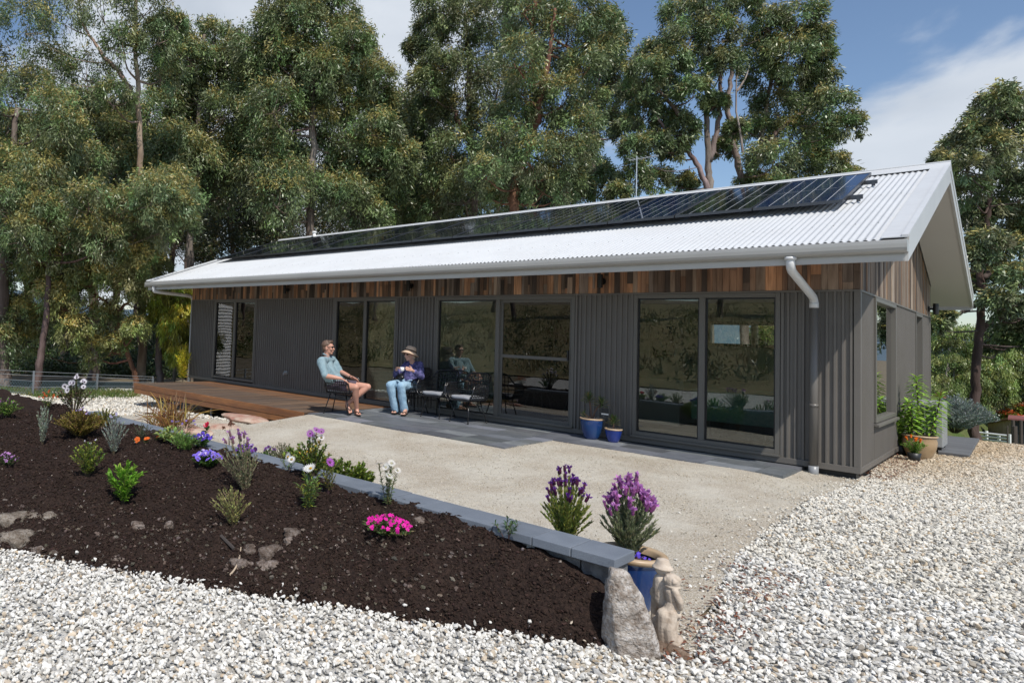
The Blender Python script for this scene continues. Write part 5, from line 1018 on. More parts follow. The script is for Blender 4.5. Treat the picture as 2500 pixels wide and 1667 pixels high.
mb = MB(); P = [hit(*p)+[0, 0, .015] for p in ((540, 1312), (572, 1345))]; tube(mb, P, .012, 7, (.05, .04, .035), jit=.2); o = mb.build('bark_piece', M['stem'], loc=P[0]); tag(o, 'dark straight piece of bark in the lower mulch', 'bark')
# statue of two children
SP = atz(1640, 1568, -.30); kt = (SP-CAM)@Fv
def Sx(x, y, d=0): return att(1300+.3615*x, 1100+.3615*y, kt+d)
mb = MB()
cap(mb, Sx(895, 1295), Sx(975, 1290, -.03), .038, .042); limb(mb, (Sx(925, 1080), .034), (Sx(892, 1110), .042), (Sx(890, 1190), .043), (Sx(905, 1290), .05)); limb(mb, (Sx(940, 1100, -.02), .03), (Sx(925, 1200, -.03), .036), (Sx(940, 1290, -.03), .045));  cap(mb, Sx(930, 1250), Sx(975, 1130), .03, .018)
limb(mb, (Sx(935, 950), .034), (Sx(950, 1020), .034), (Sx(925, 1090), .038)); ellips(mb, Sx(945, 880), (.042, .04, .044), 16, 12)        # girl
for k in range(40):
    a = rdir(1)[0]; a[2] = abs(a[2])*.8-.1; p = Sx(945, 872)+a*.036; ellips(mb, p, (.012,)*3, 7, 5)
ellips(mb, Sx(945, 912), (.044, .042, .014), 14, 8); limb(mb, (Sx(960, 945, -.03), .02), (Sx(995, 1020, -.05), .019), (Sx(1000, 1065, -.04), .013)); limb(mb, (Sx(920, 950, .02), .018), (Sx(945, 1040, .0), .016), (Sx(985, 1075, -.02), .012))
cap(mb, Sx(940, 1070), Sx(985, 1110, -.02), .022, .018)
limb(mb, (Sx(865, 870, .07), .036), (Sx(870, 960, .07), .042), (Sx(868, 1000, .07), .04)); ellips(mb, Sx(878, 790, .07), (.042, .04, .046), 16, 12); lathe(mb, [(.001, .05), (.03, .042), (.042, .012), (.056, -.006), (.054, -.012), (.001, -.014)], Sx(880, 780, .07), 24)    # boy with hat
ellips(mb, Sx(848, 960, .1), (.045, .04, .04), 12, 8); limb(mb, (Sx(838, 870, .09), .018), (Sx(830, 940, .1), .017), (Sx(845, 985, .08), .014)); limb(mb, (Sx(890, 870, .05), .018), (Sx(905, 940, .02), .016))
limb(mb, (Sx(840, 1000, .09), .03), (Sx(830, 1060, .1), .024), (Sx(822, 1110, .1), .018), (Sx(818, 1150, .1), .016)); limb(mb, (Sx(880, 1000, .06), .032), (Sx(878, 1040, .06), .03)); cap(mb, Sx(812, 1165, .1), Sx(828, 1180, .07), .022, .026); cap(mb, Sx(860, 1150, .07), Sx(870, 1270, .05), .04, .05)
fuse_o = fuse('statue', mb, M['statue'], None, .0035, 1, loc=SP); fuse_o.name = 'statue'; tag(fuse_o, 'cream garden statue of two children, one in a hat, beside the upright boulder', 'statue')

# ------------------------------------------------------------------ trees
K = 2500/2352
def tree(name, label, trunks, t, r0, clumps, col=(.155, .205, .088), tip=(.34, .30, .10), ptip=.6, bark=(.23, .19, .165), dens=1.0, group=None, leafL=.16, leafW=.036, spread=1.2, limbs=True, droop=.5, world=None, catn='tree', spr=30, rb=.045):
    """trunks: lists of (x, y) in the picture's 2352-wide frame; clumps (x, y, r) likewise; all at distance t"""
    W = lambda x, y, dt=0: att(x*K, y*K, t+dt)
    polys = []
    base0 = W(*trunks[0][0]); gz = float(T(base0[0], base0[1]))-.2; org = (base0[0], base0[1], gz)
    r = empty(name, org); tag(r, label, catn, group); mb = MB()
    for ti, tr in enumerate(trunks):
        P = [W(*p[:2], *(p[2:])) for p in tr]
        if ti == 0: P = [np.array([P[0][0], P[0][1], gz])]+P
        S = smoothpath(P, 8+4*len(P)); n = len(S); rr = (r0 if ti == 0 else r0*.6)*np.linspace(1, .3, n)
        if ti == 0: rr[:3] *= np.array([1.5, 1.25, 1.08])
        S[1:-1] += rng.normal(size=(n-2, 3))*r0*.12; c = vary(bark, 1, .1)[0]; tube(mb, S, rr, 12, c, jit=.12); polys.append((S, rr))
    leafs = MB(); tot = 0
    for (x, y, rad) in clumps:
        c = W(x, y, rng.uniform(-1, 1)*spread); R = rad*K/FOC*t
        if limbs:
            best = None
            for S, rr in polys:
                d = np.linalg.norm((S-c)*[1, 1, .7], axis=1)+np.where(S[:, 2] < c[2]-R*.4, 0, 3)
                i = int(np.argmin(d)); 
                if best is None or d[i] < best[0]: best = (d[i], S[i], rr[i])
            a = best[1]; b_ = c-[0, 0, R*.3]; m_ = (a+b_)/2+[0, 0, -.12*np.linalg.norm(b_-a)]+rng.normal(size=3)*.1; rad0 = min(best[2]*.6, rb*(.6+R*.5))*(1 if best[0] < 2.2 else .45); tube(mb, smoothpath([a, m_, b_], 7), np.linspace(rad0, rad0*.35, 7), 6, vary(bark, 1, .15)[0], cap=False)
            for q in range(5): e = c+rdir(1)[0]*R*.8*[1, 1, .8]; tube(mb, smoothpath([b_, (b_+e)/2+rng.normal(size=3)*.08*R, e], 5), np.linspace(rad0*.35, .006, 5), 5, vary(bark, 1, .15)[0], cap=False)
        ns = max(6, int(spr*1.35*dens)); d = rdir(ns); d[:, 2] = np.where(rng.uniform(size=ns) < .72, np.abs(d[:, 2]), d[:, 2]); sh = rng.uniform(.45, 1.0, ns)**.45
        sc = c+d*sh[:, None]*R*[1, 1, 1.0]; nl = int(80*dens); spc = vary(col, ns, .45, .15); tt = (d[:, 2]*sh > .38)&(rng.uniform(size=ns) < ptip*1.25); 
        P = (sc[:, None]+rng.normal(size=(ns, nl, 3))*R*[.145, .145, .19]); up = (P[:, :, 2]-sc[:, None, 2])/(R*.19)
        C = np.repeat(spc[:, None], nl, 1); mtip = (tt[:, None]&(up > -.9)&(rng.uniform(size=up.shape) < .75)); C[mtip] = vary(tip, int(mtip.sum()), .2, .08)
        P = P.reshape(-1, 3); C = C.reshape(-1, 3)*rng.uniform(.75, 1.35, (ns*nl, 1)); D = rng.normal(size=P.shape)*.6+np.repeat(d, nl, 0)*.5+[0, 0, -droop*1.5]; k = t/22; k = max(.75, min(k, 2.2))
        leaves(leafs, P, D, leafL*k*rng.uniform(.6, 1.15, len(P)), leafW*k*rng.uniform(.7, 1.2, len(P)), np.clip(C, 0, 1)); tot += len(P)
    mb.build('trunk', M['bark'], r, smooth=True); leafs.build('crown', M['leaf'], r); return r
GE = 'tall eucalypts behind the house'
R3 = random.Random(3)
def dense(region, n, r0, r1, seed=1):
    """clumps filling a polygon of the picture"""
    rr = random.Random(seed); xs_ = [p[0] for p in region]; ys_ = [p[1] for p in region]; out = []
    def inside(x, y):
        c = False; j = len(region)-1
        for i in range(len(region)):
            xi, yi = region[i]; xj, yj = region[j]
            if (yi > y) != (yj > y) and x < (xj-xi)*(y-yi)/(yj-yi)+xi: c = not c
            j = i
        return c
    best = 0
    for _ in range(n):
        cand = None
        for k in range(14):
            x = rr.uniform(min(xs_), max(xs_)); y = rr.uniform(min(ys_), max(ys_))
            if not inside(x, y): continue
            d = min([math.hypot(x-a, y-b) for a, b, _r in out] or [1e9])
            if cand is None or d > cand[0]: cand = (d, x, y)
        if cand: out.append((cand[1], cand[2], rr.uniform(r0, r1)))
    return out
# 1 the pale giant on the left
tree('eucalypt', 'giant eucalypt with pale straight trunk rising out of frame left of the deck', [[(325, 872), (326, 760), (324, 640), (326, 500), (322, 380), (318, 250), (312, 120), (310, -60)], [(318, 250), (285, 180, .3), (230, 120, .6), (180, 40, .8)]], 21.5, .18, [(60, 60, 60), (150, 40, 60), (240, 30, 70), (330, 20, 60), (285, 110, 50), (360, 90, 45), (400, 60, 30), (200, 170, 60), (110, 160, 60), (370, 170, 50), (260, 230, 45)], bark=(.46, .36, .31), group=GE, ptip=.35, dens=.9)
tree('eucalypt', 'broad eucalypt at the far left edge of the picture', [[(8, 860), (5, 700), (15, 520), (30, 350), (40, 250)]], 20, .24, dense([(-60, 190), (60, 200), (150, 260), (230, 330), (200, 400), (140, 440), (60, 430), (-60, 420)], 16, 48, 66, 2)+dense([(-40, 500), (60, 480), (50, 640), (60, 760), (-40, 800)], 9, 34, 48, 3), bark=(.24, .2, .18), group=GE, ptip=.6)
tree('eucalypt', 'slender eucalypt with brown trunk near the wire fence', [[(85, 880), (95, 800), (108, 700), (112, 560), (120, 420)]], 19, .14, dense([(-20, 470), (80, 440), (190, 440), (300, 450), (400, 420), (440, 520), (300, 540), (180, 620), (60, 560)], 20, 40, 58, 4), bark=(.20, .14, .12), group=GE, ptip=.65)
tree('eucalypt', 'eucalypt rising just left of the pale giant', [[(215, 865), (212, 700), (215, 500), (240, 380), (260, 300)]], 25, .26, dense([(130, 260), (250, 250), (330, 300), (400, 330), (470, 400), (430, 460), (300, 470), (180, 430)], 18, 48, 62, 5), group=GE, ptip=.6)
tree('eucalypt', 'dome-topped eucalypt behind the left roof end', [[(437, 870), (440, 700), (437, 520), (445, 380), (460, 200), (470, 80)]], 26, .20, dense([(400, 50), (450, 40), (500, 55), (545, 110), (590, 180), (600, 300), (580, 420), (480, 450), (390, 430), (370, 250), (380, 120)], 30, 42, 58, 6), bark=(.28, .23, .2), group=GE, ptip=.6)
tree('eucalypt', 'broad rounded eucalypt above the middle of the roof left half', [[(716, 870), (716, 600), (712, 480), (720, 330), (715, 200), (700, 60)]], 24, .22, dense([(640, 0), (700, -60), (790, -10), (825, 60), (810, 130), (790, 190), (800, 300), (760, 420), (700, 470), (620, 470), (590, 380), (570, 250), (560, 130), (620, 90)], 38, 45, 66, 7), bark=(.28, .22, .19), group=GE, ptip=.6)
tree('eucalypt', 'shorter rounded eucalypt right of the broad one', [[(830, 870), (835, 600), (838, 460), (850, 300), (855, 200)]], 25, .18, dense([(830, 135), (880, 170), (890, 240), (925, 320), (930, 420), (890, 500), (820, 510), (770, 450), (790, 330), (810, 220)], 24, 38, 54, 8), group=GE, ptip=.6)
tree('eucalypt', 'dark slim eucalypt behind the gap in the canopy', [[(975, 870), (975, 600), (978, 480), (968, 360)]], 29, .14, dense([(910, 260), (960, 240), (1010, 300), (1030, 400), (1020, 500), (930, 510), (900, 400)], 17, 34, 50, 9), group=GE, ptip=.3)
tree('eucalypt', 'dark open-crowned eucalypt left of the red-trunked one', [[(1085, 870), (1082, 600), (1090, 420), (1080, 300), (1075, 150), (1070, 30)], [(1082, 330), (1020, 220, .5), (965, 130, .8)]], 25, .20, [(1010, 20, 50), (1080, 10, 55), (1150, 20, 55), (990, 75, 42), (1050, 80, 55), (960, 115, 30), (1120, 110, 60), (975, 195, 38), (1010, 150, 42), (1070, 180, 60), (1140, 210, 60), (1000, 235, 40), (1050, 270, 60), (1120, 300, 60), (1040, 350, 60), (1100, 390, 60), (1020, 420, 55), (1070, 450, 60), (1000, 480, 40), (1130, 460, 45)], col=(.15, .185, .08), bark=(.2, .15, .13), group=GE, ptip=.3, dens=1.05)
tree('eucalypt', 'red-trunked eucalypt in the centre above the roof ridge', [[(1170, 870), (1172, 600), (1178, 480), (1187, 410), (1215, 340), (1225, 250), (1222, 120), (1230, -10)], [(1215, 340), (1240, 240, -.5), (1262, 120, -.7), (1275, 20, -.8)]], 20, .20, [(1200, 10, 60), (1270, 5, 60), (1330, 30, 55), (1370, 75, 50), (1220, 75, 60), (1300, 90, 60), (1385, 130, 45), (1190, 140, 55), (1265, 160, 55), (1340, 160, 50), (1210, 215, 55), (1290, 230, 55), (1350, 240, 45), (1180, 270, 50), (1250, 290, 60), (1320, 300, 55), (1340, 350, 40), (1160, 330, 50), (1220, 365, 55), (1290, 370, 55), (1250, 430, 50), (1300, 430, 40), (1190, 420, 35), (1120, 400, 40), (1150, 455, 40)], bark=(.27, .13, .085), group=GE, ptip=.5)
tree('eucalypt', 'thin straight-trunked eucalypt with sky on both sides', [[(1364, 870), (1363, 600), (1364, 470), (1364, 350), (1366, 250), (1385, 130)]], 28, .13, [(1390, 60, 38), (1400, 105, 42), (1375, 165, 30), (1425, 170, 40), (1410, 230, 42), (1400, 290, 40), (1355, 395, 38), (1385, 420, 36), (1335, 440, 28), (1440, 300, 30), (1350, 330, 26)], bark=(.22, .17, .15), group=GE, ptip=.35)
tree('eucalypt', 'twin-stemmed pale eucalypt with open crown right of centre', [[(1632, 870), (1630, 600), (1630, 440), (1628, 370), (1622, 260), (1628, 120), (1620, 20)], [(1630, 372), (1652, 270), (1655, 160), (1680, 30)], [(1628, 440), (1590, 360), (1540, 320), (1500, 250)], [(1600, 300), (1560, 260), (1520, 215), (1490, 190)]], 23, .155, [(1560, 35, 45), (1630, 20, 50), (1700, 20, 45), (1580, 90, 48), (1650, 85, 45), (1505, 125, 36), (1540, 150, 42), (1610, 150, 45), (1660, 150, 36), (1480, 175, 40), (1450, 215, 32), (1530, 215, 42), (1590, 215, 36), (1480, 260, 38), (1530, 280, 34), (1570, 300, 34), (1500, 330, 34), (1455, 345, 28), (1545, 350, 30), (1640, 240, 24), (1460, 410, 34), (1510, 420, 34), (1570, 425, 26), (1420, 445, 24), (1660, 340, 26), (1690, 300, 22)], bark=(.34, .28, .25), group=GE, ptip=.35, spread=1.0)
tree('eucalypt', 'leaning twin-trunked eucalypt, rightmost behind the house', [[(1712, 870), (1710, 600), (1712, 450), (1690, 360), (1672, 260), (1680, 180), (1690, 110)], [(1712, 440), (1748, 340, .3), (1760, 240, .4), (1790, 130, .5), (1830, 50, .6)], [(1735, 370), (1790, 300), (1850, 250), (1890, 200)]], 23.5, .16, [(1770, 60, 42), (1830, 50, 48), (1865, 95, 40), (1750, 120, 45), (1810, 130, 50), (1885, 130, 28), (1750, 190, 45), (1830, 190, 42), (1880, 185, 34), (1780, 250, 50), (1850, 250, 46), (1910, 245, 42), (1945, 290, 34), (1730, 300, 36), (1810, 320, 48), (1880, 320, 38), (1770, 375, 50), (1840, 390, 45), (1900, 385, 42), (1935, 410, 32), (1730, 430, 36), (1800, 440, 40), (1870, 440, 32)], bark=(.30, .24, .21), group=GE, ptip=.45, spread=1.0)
# dead white branches
mb = MB()
for P in ([(1706, 350), (1700, 300), (1690, 250), (1692, 180), (1685, 120), (1670, 90)], [(1692, 180), (1700, 130), (1702, 90)], [(1693, 210), (1712, 180), (1722, 150)], [(1690, 150), (1678, 130), (1665, 118)]): tube(mb, smoothpath([att(x*K, y*K, 22.5) for x, y in P], 9), np.linspace(.04, .008, 9), 6, (.55, .5, .47))
o = mb.build('dead_branch', M['bark'], bpy.data.objects['eucalypt.011'] if 'eucalypt.011' in bpy.data.objects else None)
# front low gum by the deck and the yellow weeping tree
tree('eucalypt', 'low spreading gum leaning left in front of the pale giant', [[(312, 868), (300, 830), (278, 765), (262, 715), (225, 680), (180, 650)], [(270, 735), (262, 660), (256, 600), (262, 570)], [(264, 720), (300, 690), (330, 670)]], 20, .095, dense([(60, 600), (90, 560), (160, 545), (240, 535), (330, 545), (370, 590), (370, 660), (320, 700), (260, 660), (180, 690), (110, 690), (60, 640)], 30, 34, 48, 12)+[(50, 720, 40), (110, 740, 42), (170, 760, 42), (60, 780, 36), (210, 800, 40), (260, 800, 36), (150, 700, 42), (240, 730, 40), (310, 760, 30)], col=(.25, .28, .10), tip=(.58, .47, .15), bark=(.25, .12, .075), ptip=.75, spread=.9, dens=.95)
tree('weeping_tree', 'yellow-green weeping tree beside the left house corner', [[(400, 868), (402, 800), (398, 720), (392, 660)]], 21, .07, [(385, 690, 30), (415, 690, 34), (370, 730, 26), (425, 730, 32), (395, 760, 30), (430, 780, 26), (380, 800, 22), (410, 815, 24), (360, 690, 24), (435, 820, 18)], col=(.30, .34, .05), tip=(.6, .5, .06), bark=(.3, .25, .2), ptip=.6, droop=1.4, leafL=.2, leafW=.03)
tree('eucalypt', 'second pale trunk standing right of the giant eucalypt', [[(366, 870), (364, 800), (366, 700), (362, 560), (364, 500)]], 21.5, .14, [(380, 480, 40), (350, 440, 40), (400, 420, 40), (330, 500, 40), (420, 500, 30)], bark=(.42, .35, .31), group=GE)
# right edge tree
tree('blackwood', 'tall dark tree with a bare lower trunk at the right edge', [[(2238, 985), (2240, 900), (2246, 790), (2256, 690), (2252, 620), (2266, 520), (2275, 430), (2290, 320)], [(2250, 760), (2285, 735), (2352, 715), (2420, 700)], [(2252, 690), (2215, 715), (2180, 735)], [(2256, 640), (2300, 610), (2360, 600)]], 15, .10, [(2300, 235, 36), (2335, 265, 34), (2270, 275, 38), (2315, 310, 42), (2235, 315, 34), (2195, 345, 30), (2170, 370, 22), (2260, 350, 42), (2330, 370, 44), (2215, 385, 32), (2280, 420, 44), (2230, 440, 36), (2340, 450, 42), (2260, 490, 40), (2315, 510, 44), (2225, 520, 30), (2365, 540, 42), (2270, 560, 36), (2320, 590, 44), (2235, 590, 24), (2285, 640, 38), (2345, 650, 44), (2225, 650, 18), (2300, 700, 34), (2350, 720, 40), (2320, 770, 40), (2365, 780, 36), (2290, 800, 18), (2150, 745, 22), (2175, 725, 12), (2400, 640, 50), (2400, 420, 50), (2400, 500, 50)], col=(.145, .185, .085), tip=(.40, .36, .13), bark=(.14, .105, .095), ptip=.35, dens=.85, spread=.8, leafL=.17, leafW=.042, spr=28, rb=.035)
# background trees: copies of two grown trees, each with its own place
def proto(label, seed, h, w):
    rr = random.Random(seed); r = empty('background_tree', (0, 0, 0)); tag(r, label, 'tree', 'background trees deep in the grove'); mb = MB(); lf = MB()
    P = [[0, 0, -.3]]+[[rr.uniform(-.3, .3), rr.uniform(-.3, .3), h*k/5] for k in range(1, 6)]; S = smoothpath(P, 26); tube(mb, S, np.linspace(.24, .05, 26), 9, (.17, .13, .115), jit=.12)
    for k in range(21):
        z = h*(.55+.47*(k/20)); a = rr.random()*2*PI; q = w*math.sin(PI*min(1, .2+.8*(k/20)))**.6*rr.uniform(.15, 1); c = np.array([math.cos(a)*q, math.sin(a)*q, z]); R = rr.uniform(.75, 1.25)
        i = min(25, int((z-1)/h*25)); tube(mb, smoothpath([S[max(i, 2)], (S[max(i, 2)]+c)/2, c], 6), np.linspace(.05, .012, 6), 5, (.17, .13, .115), cap=False)
        ns = 24; d = rdir(ns); d[:, 2] = np.where(rng.uniform(size=ns) < .6, np.abs(d[:, 2]), d[:, 2]); sc = c+d*rng.uniform(.4, 1, (ns, 1))*R; P_ = (sc[:, None]+rng.normal(size=(ns, 36, 3))*R*.22).reshape(-1, 3); C = np.repeat(vary((.06, .078, .038), ns, .4, .15), 36, 0)
        t_ = (rng.uniform(size=len(P_)) < .25)&(np.repeat(d[:, 2], 36) > .2); C[t_] = vary((.14, .12, .04), int(t_.sum()), .3, .1); leaves(lf, P_, rng.normal(size=P_.shape)*.8+[0, 0, -.4], .24*rng.uniform(.6, 1.1, len(P_)), .055, C)
    mb.build('trunk', M['bark'], r, smooth=True); lf.build('crown', M['leaf'], r); return r
pA = proto('x', 5, 11, 2.2); pB = proto('x', 9, 13, 2.4)
place = [(-20, 33, 1.0), (60, 37, 1.0), (150, 31, .9), (255, 35, 1.0), (300, 41, 1.1), (395, 33, .9), (480, 38, 1.0), (520, 32, .85), (590, 36, 1.0), (650, 42, 1.05), (760, 33, .9), (880, 38, .9), (930, 34, .62), (1010, 38, .8), (1060, 33, .85), (1130, 37, 1.0), (1230, 34, .95), (1300, 38, .9), (1455, 40, .45), (1420, 36, .42), (1560, 38, .45), (1820, 37, .5), (120, 44, 1.2), (430, 46, 1.1), (820, 46, 1.0), (-90, 30, 1.1), (1160, 46, .9)]
words = ['first', 'second', 'third', 'fourth', 'fifth', 'sixth', 'seventh', 'eighth', 'ninth', 'tenth', 'eleventh', 'twelfth', 'thirteenth', 'fourteenth', 'fifteenth', 'sixteenth', 'seventeenth', 'eighteenth', 'nineteenth', 'twentieth', 'twenty-first', 'twenty-second', 'twenty-third', 'twenty-fourth', 'twenty-fifth', 'twenty-sixth', 'twenty-seventh']
order = sorted(range(len(place)), key=lambda i: place[i][0]); rank = {i: k for k, i in enumerate(order)}
for i, (x, t, s) in enumerate(place):
    src = (pA, pB)[i % 2]; o = src if i < 2 else copy_tree(src); P = att(x*K, 880, t); o.location = (P[0], P[1], float(T(P[0], P[1]))-.1); o.rotation_euler.z = i*1.7; o.scale = (s, s, s); o['label'] = 'shaded background eucalypt, %s from the left deep in the grove' % words[rank[i]]
# a grove on the bank behind the viewer, seen only in the window reflections
for i, (x, y, s) in enumerate(((-58, -40, .9), (-48, -46, 1), (-40, -38, .8), (-33, -47, 1), (-27, -40, .75), (-20, -46, .95), (-13, -42, .8), (-66, -33, 1), (-74, -24, 1), (-6, -48, .9), (-50, -30, .6), (-38, -28, .5))):
    o = copy_tree((pA, pB)[i % 2]); o.location = (x, y, float(T(x, y))-.1); o.rotation_euler.z = i*2.1; o.scale = (s, s, s*.9); o['label'] = 'eucalypt on the grassy bank opposite the house'; o['group'] = 'eucalypts on the opposite bank'
# scrub on the opposite bank
mb = MB()
for i in range(800):
    y = -rng.uniform(0, 1)**1.3*32-15.5; x = rng.uniform(-75, 12); z = float(T(x, y)); R_ = rng.uniform(.2, .7)*(1+.02*(-y)); m_ = 60; g_ = rng.uniform() < .5
    P = np.array([x, y, z+R_*.5])+rng.normal(size=(m_, 3))*R_*[.5, .5, .4]; D = rng.normal(size=(m_, 3))*(.35 if g_ else 1)+[0, 0, 1.0 if g_ else 0]
    leaves(mb, P, D, .34 if g_ else .17, .045 if g_ else .07, np.repeat(vary([(.14, .15, .05), (.07, .10, .035), (.2, .16, .08)][rng.integers(0, 3)], 1, .4, .15), m_, 0))
tag(mb.build('bank_scrub', M['leaf']), kind='stuff', label='scrub and tussocks on the bank opposite the house')
# understorey
mb = MB(); n = 2800
for i in range(n):
    x = rng.uniform(-60, 620); t = rng.uniform(27, 46); P = att(x*K, 880, t); z = float(T(P[0], P[1])); R = rng.uniform(.3, .8); c = np.array([P[0], P[1], z+R*.5+rng.uniform(0, 2.3)*(t > 34)]); m_ = 60
    leaves(mb, c+rng.normal(size=(m_, 3))*R*.5, rng.normal(size=(m_, 3)), .16, .05, np.repeat(vary((.05, .075, .028), 1, .5, .2), m_, 0)*rng.uniform(.7, 1.3, (m_, 1)))
tag(mb.build('understorey', M['leaf']), kind='stuff', label='shaded undergrowth beneath the grove')
mb = MB()
for i in range(70): x = rng.uniform(-20, 320); P = att(x*K, 900+rng.uniform(0, 18), rng.uniform(17.3, 19)); z = float(T(P[0], P[1])); m_ = 70; D = rng.normal(size=(m_, 3))*.5+[0, 0, 1]; leaves(mb, np.array([P[0], P[1], z])+np.c_[rng.normal(size=(m_, 2))*.14, np.zeros(m_)], D, rng.uniform(.08, .2, m_), .02, vary(random.choice([(.12, .17, .04), (.09, .14, .04), (.2, .2, .06)]), m_, .3))
tag(mb.build('weeds', M['plant']), kind='stuff', label='green weeds and grass tufts along the wire fence')
b = att(460, 902, 18.6); b[2] = float(T(b[0], b[1])); bush('bamboo', 'bright yellow young bamboo beside the left house corner', 'plant', att(446, 930, 17.9), 1.0, .45, 9, 40, .12, .02, (.62, .58, .05), (.7, .6, .08), .4, start=.1, hmin=.6)
# wire fence
fn = empty('wire_fence', tuple(att(80, 955, 18.4))); tag(fn, 'steel-post wire and netting fence in front of the grove', 'fence'); fp = [(-75, 16.6), (80, 17.6), (236, 18.6), (372, 19.5)]; pts = []
for x, t in fp:
    P = att(x, 955, t); z0 = float(T(P[0], P[1])); zt_ = att(x, {(-75): 899, 80: 907, 236: 914, 372: 920}[x], t)[2]; pts.append((P[0], P[1], z0, zt_)); mb = MB(); box(mb, P[0]-.025, P[0]+.025, P[1]-.02, P[1]+.02, z0-.2, zt_+.02); mb.build('post', M['wire'], fn)
mb = MB(); ms = MB()
for a, b in zip(pts[:-1], pts[1:]):
    a = np.array(a); b = np.array(b)
    for f_ in (1.0, .84, .62, .36, .12): tube(mb, [[a[0], a[1], a[2]+(a[3]-a[2])*f_], [b[0], b[1], b[2]+(b[3]-b[2])*f_]], .006, 4)
    L_n = np.linalg.norm(b[:2]-a[:2]); k = int(L_n/.07)
    for i in range(k):
        u0, u1 = i/k, (i+4)/k; p = a*(1-u0)+b*u0; q = a*(1-min(u1, 1))+b*min(u1, 1); hz = .62
        tube(ms, [[p[0], p[1], p[2]], [q[0], q[1], q[2]+(q[3]-q[2])*hz]], .003, 3, cap=False); tube(ms, [[q[0], q[1], q[2]], [p[0], p[1], p[2]+(p[3]-p[2])*hz]], .003, 3, cap=False)
mb.build('wires', M['wire'], fn); ms.build('netting', M['mesh'], fn)
# white corrugated water tank, mirrored in the left window
r = empty('water_tank', (-20.5, -5.0, -1)); tag(r, 'white corrugated water tank mirrored in the leftmost window', 'tank'); mb = MB(); th = np.linspace(0, 2*PI, 40, endpoint=False); zz = np.arange(-.8, 2.3, .02); lathe(mb, [(1.15+.02*math.sin(z*2*PI/.12), z) for z in zz]+[(.01, 2.45)], (-20.6, -4.9, 0), 40); mb.build('tank_body', M['white'], r, smooth=True); mb = MB(); tube(mb, smoothpath([(-19.4, -4.0, -.8), (-19.4, -4.0, 2.2), (-19.6, -4.1, 2.5), (-20, -4.4, 2.5)], 14), .07, 10); mb.build('inlet_pipe', M['white'], r, smooth=True)

# ------------------------------------------------------------------ right background: birches, hedge, shed, fences
GB = 'birches beyond the paddock'
for i, (x, reg, lb, sd) in enumerate(((2165, [(2125, 800), (2160, 765), (2215, 770), (2240, 850), (2230, 930), (2180, 960), (2125, 930)], 'soft green weeping birch nearest the house', 31), (2290, [(2215, 850), (2260, 790), (2320, 790), (2340, 860), (2320, 920), (2240, 930)], 'soft green weeping birch right of the dark trunk', 32), (2380, [(2310, 830), (2360, 785), (2450, 790), (2450, 920), (2330, 920)], 'weeping birch at the right edge of the picture', 33))):
    tree('birch', lb, [[(x, 1010), (x+3, 930), (x+10, 840), (x+14, 800)], [(x+2, 960), (x+22, 880), (x+30, 830)]], 42+i, .13, dense(reg, 20, 22, 32, sd), col=(.19, .25, .075), tip=(.30, .33, .09), bark=(.6, .58, .54), ptip=.4, dens=.9, group=GB, droop=1.5, leafL=.085, leafW=.028, spread=2, rb=.03)
tree('flowering_hedge', 'long orange-red flowering hedge behind the brick shed', [[(2330, 1000), (2330, 960)]], 43, .06, [(2310, 958, 13), (2325, 950, 13), (2342, 945, 14), (2360, 945, 15), (2380, 946, 15), (2400, 950, 15), (2340, 962, 14), (2360, 965, 14), (2330, 968, 12)], col=(.16, .2, .03), tip=(.75, .17, .06), ptip=1, dens=.9, spread=.8, leafL=.1, leafW=.04, droop=0, catn='hedge')
tree('flowering_shrub', 'pink flowering shrub seen left of the dark trunk', [[(2205, 1000), (2205, 965)]], 43, .05, [(2203, 955, 12), (2190, 962, 10), (2216, 962, 9)], col=(.12, .12, .04), tip=(.6, .2, .3), ptip=1, dens=.8, spread=.5, leafL=.1, leafW=.04, droop=0, catn='shrub')
def qd(x, y, t): return att(x, y, t)
r = empty('brick_shed', tuple(qd(2412, 1060, 39))); tag(r, 'low brick shed with a red-edged roof at the right edge', 'shed')
mb = MB(); A, B_, C_, D2 = qd(2412, 1078, 40.5), qd(2468, 1090, 37), qd(2468, 1024, 37), qd(2412, 1034, 40.5); back = np.array([3.2, 2.2, 0]); hexa(mb, [A, B_, B_+back, A+back, D2, C_, C_+back, D2+back]); mb.build('wall', M['brick'], r)
mb = MB(); E1 = qd(2470, 1090, 36.9); E2 = E1+unit(np.array([1, .25, 0]))*5; hexa(mb, [E1+[0, 0, .0], E2, E2+[0, .1, 0], E1+[0, .1, 0], E1+[0, 0, 1.4], E2+[0, 0, 1.4], E2+[0, .1, 1.4], E1+[0, .1, 1.4]]); mb.build('front_shade_panel', M['dark'], r)  # solid near-black slab painted as the shade inside the shed front
mb = MB(); q = np.array([0, 0, .09]); C0, D0 = C_+[-.1, -.2, .02], D2+[-.15, -.1, .02]; hexa(mb, [D0, C0, C0+back*1.1, D0+back*1.1, D0+q, C0+q, C0+back*1.1+q, D0+back*1.1+q]); C1 = C0+unit(np.array([1, .25, 0]))*5.2; hexa(mb, [C0+[0, -.3, 0], C1+[0, -.3, 0], C1+[0, 1, .1], C0+[0, 1, .1], C0+[0, -.3, 0]+q, C1+[0, -.3, 0]+q, C1+[0, 1, .1]+q, C0+[0, 1, .1]+q]); mb.build('roof', M['redroof'], r)
for x in (2474, 2493): mb = MB(); a = qd(x, 1092, 36.3); tube(mb, [a, [a[0], a[1], qd(x, 1026, 36.3)[2]]], .07, 8); mb.build('post', M['darktimber'], r)
r = empty('rail_fence', tuple(qd(2420, 1080, 35))); tag(r, 'white painted four-rail fence in front of the brick shed', 'fence')
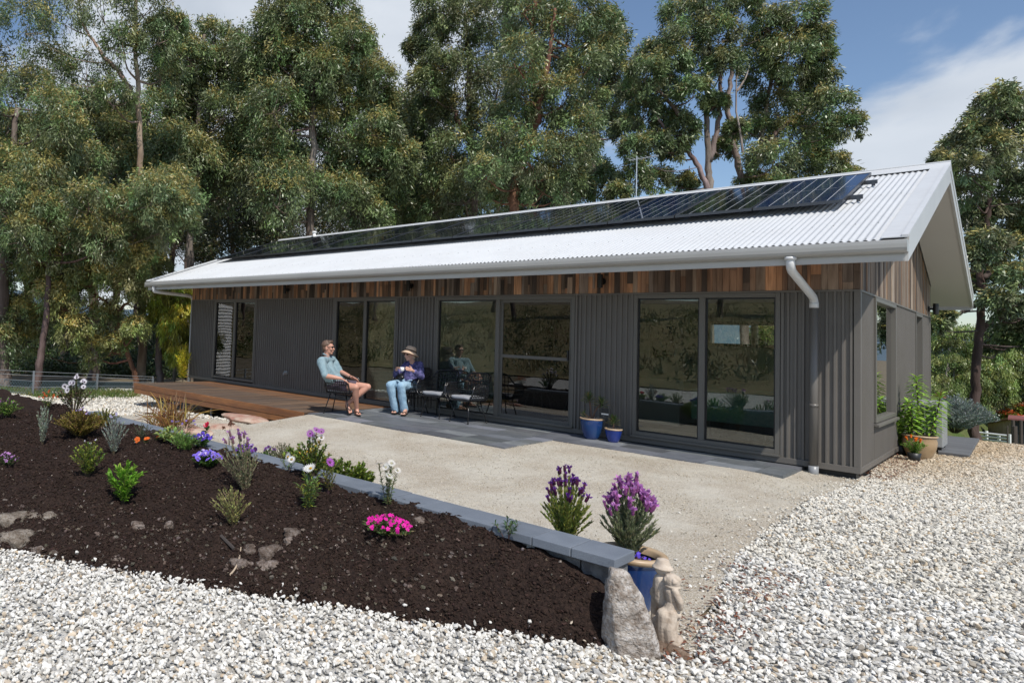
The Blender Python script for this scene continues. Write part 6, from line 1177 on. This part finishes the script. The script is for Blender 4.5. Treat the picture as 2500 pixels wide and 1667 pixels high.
for k, (y0_, y1_) in enumerate(((1055, 1064), (1064, 1071), (1072, 1079), (1079, 1086))):
    mb = MB(); a, b = qd(2370, y0_-2, 36.5), qd(2466, y1_, 34); tube(mb, [a, b], .055, 4); mb.build('rail', M['white'], r)
for x, y0_, y1_ in ((2409, 1052, 1081), (2439, 1062, 1084), (2466, 1060, 1086), (2377, 1050, 1076)): mb = MB(); tt = 36.5-(x-2370)/96*2.5; a, b = qd(x, y1_+2, tt), qd(x, y0_, tt); b = np.array([a[0], a[1], b[2]]); tube(mb, [a, b], .07, 6); mb.build('post', M['white'], r)
for x, y0_, y1_, t_, lb, rr_ in ((2477, 1040, 1098, 24, 'stout dark timber post at the right edge', .075), (2460, 1040, 1088, 24, 'thin dark steel post left of the stout timber post', .02)):
    a, b = qd(x, y1_, t_), qd(x, y0_, t_); mb = MB(); tube(mb, [a-[0, 0, .3], [a[0], a[1], b[2]]], rr_, 8); o = mb.build('fence_post', M['darktimber'], loc=a); tag(o, lb, 'post')
r = empty('distant_building', tuple(qd(2345, 1000, 60))); tag(r, 'pale distant building glimpsed beneath the birches', 'building')
mb = MB(); a, b = qd(2285, 1012, 60), qd(2395, 1012, 60); a2, b2 = qd(2285, 992, 60), qd(2395, 985, 60); bk = np.array([0, 4, 0.]); hexa(mb, [a, b, b+bk, a+bk, a2, b2, b2+bk, a2+bk]); mb.build('wall', M['offwhite'], r); mb = MB(); q = np.array([0, 0, .9]); hexa(mb, [a2+[-.3, -.3, 0.01], b2+[.3, -.3, 0.01], b2+bk+q, a2+bk+q, a2+[-.3, -.3, .1], b2+[.3, -.3, .1], b2+bk+q+[0, 0, .1], a2+bk+q+[0, 0, .1]]); mb.build('roof', M['white'], r)
# seen through the back window: a timber porch post and a tree
r = empty('porch', (-3.1, 8.6, .2)); tag(r, 'timber porch post and beam seen through the back window', 'porch'); mb = MB(); tube(mb, [(-2.98, 8.3, -.3), (-2.98, 8.3, 2.05)], .075, 12); mb.build('post', M['clayrim'], r); mb = MB(); box(mb, -3.7, -2.72, 8.2, 8.3, 2.04, 2.16); mb.build('beam', M['deckside'], r)
tree('small_tree', 'small light green tree seen through the back window', [[(1755, 900), (1755, 780)]], 26, .04, [(1745, 765, 13), (1762, 762, 13), (1752, 775, 13), (1770, 775, 10), (1738, 778, 10)], col=(.10, .16, .03), ptip=.5, spread=.4)

# ------------------------------------------------------------------ light and sky
SUN = unit(np.array([1.64, -1.0, 2.6]))
sl = bpy.data.lights.new('sun', 'SUN'); sl.energy = 4.2; sl.angle = math.radians(.5); sl.color = (1, .945, .865); so = bpy.data.objects.new('sun', sl); COL.objects.link(so)
so.rotation_euler = Vector(SUN).to_track_quat('Z', 'Y').to_euler()
w = bpy.data.worlds.new('World'); scene.world = w; w.use_nodes = True; nt = w.node_tree; nt.nodes.clear(); Lk = nt.links.new
out = nt.nodes.new('ShaderNodeOutputWorld'); bg = nt.nodes.new('ShaderNodeBackground'); sky = nt.nodes.new('ShaderNodeTexSky'); sky.sky_type = 'NISHITA'; sky.sun_disc = False
sky.sun_elevation = math.asin(SUN[2]); sky.sun_rotation = math.atan2(SUN[0], SUN[1]); sky.air_density = 1.0; sky.dust_density = .6; sky.ozone_density = 2.5; bg.inputs['Strength'].default_value = .132
tc = nt.nodes.new('ShaderNodeTexCoord')
def vm(op, a, b=None, v=None):
    n = nt.nodes.new('ShaderNodeVectorMath'); n.operation = op; Lk(a, n.inputs[0])
    if b is not None: n.inputs[1].default_value = b
    return n
def mth(op, a, b=None, c=None, clamp=False):
    n = nt.nodes.new('ShaderNodeMath'); n.operation = op; n.use_clamp = clamp
    for i, v in enumerate((a, b, c)):
        if v is None: continue
        if isinstance(v, (int, float)): n.inputs[i].default_value = v
        else: Lk(v, n.inputs[i])
    return n.outputs[0]
dirn = vm('NORMALIZE', tc.outputs['Generated']).outputs[0]
mp = nt.nodes.new('ShaderNodeMapping'); Lk(dirn, mp.inputs['Vector']); mp.inputs['Scale'].default_value = (1, 1, 1.8)
no = nt.nodes.new('ShaderNodeTexNoise'); no.inputs['Scale'].default_value = 4.2; no.inputs['Detail'].default_value = 8; no.inputs['Roughness'].default_value = .52; no.inputs['Distortion'].default_value = .25; Lk(mp.outputs[0], no.inputs['Vector'])
val = mth('MULTIPLY', no.outputs['Fac'], 2.6)
for (x, y), wd, amt in (((640, 60), .16, .42), ((1000, 150), .13, .40), ((900, 420), .2, .3), ((300, 600), .3, .25), ((2080, 330), .05, .42), ((2260, 330), .08, .42), ((2430, 210), .10, .46), ((2150, 430), .07, .3), ((2500, 420), .1, .3), ((1480, 420), .05, .36), ((1650, 500), .05, .28), ((2000, 40), .24, -.50), ((1560, 60), .12, -.30), ((2350, 0), .2, -.25), ((2100, 560), .04, .12)):
    d = unit(ray(x, y)); dt = nt.nodes.new('ShaderNodeVectorMath'); dt.operation = 'DOT_PRODUCT'; Lk(dirn, dt.inputs[0]); dt.inputs[1].default_value = tuple(d)
    e = mth('EXPONENT', mth('DIVIDE', mth('SUBTRACT', dt.outputs['Value'], 1.0), wd*wd)); val = mth('MULTIPLY_ADD', e, amt, val)
fac = nt.nodes.new('ShaderNodeMapRange'); fac.interpolation_type = 'SMOOTHSTEP'; fac.inputs[1].default_value = 1.36; fac.inputs[2].default_value = 1.86; Lk(val, fac.inputs[0])
n2 = nt.nodes.new('ShaderNodeTexNoise'); n2.inputs['Scale'].default_value = 5; n2.inputs['Detail'].default_value = 6; Lk(mp.outputs[0], n2.inputs['Vector'])
cr = nt.nodes.new('ShaderNodeMix'); cr.data_type = 'RGBA'; Lk(n2.outputs['Fac'], cr.inputs[0]); cr.inputs[6].default_value = (3.3, 3.8, 4.5, 1); cr.inputs[7].default_value = (7.3, 7.6, 8.0, 1)
mx = nt.nodes.new('ShaderNodeMix'); mx.data_type = 'RGBA'; Lk(mth('MULTIPLY', fac.outputs[0], .92), mx.inputs[0]); Lk(sky.outputs[0], mx.inputs[6]); Lk(cr.outputs[2], mx.inputs[7]); Lk(mx.outputs[2], bg.inputs['Color']); Lk(bg.outputs[0], out.inputs['Surface'])

scene.view_settings.view_transform = 'Standard'; scene.view_settings.look = 'None'; scene.view_settings.gamma = 1; scene.view_settings.exposure = 0
scene.render.engine = 'CYCLES'; scene.cycles.max_bounces = 8; scene.cycles.transparent_max_bounces = 12
scene.render.resolution_x = 1024; scene.render.resolution_y = 682
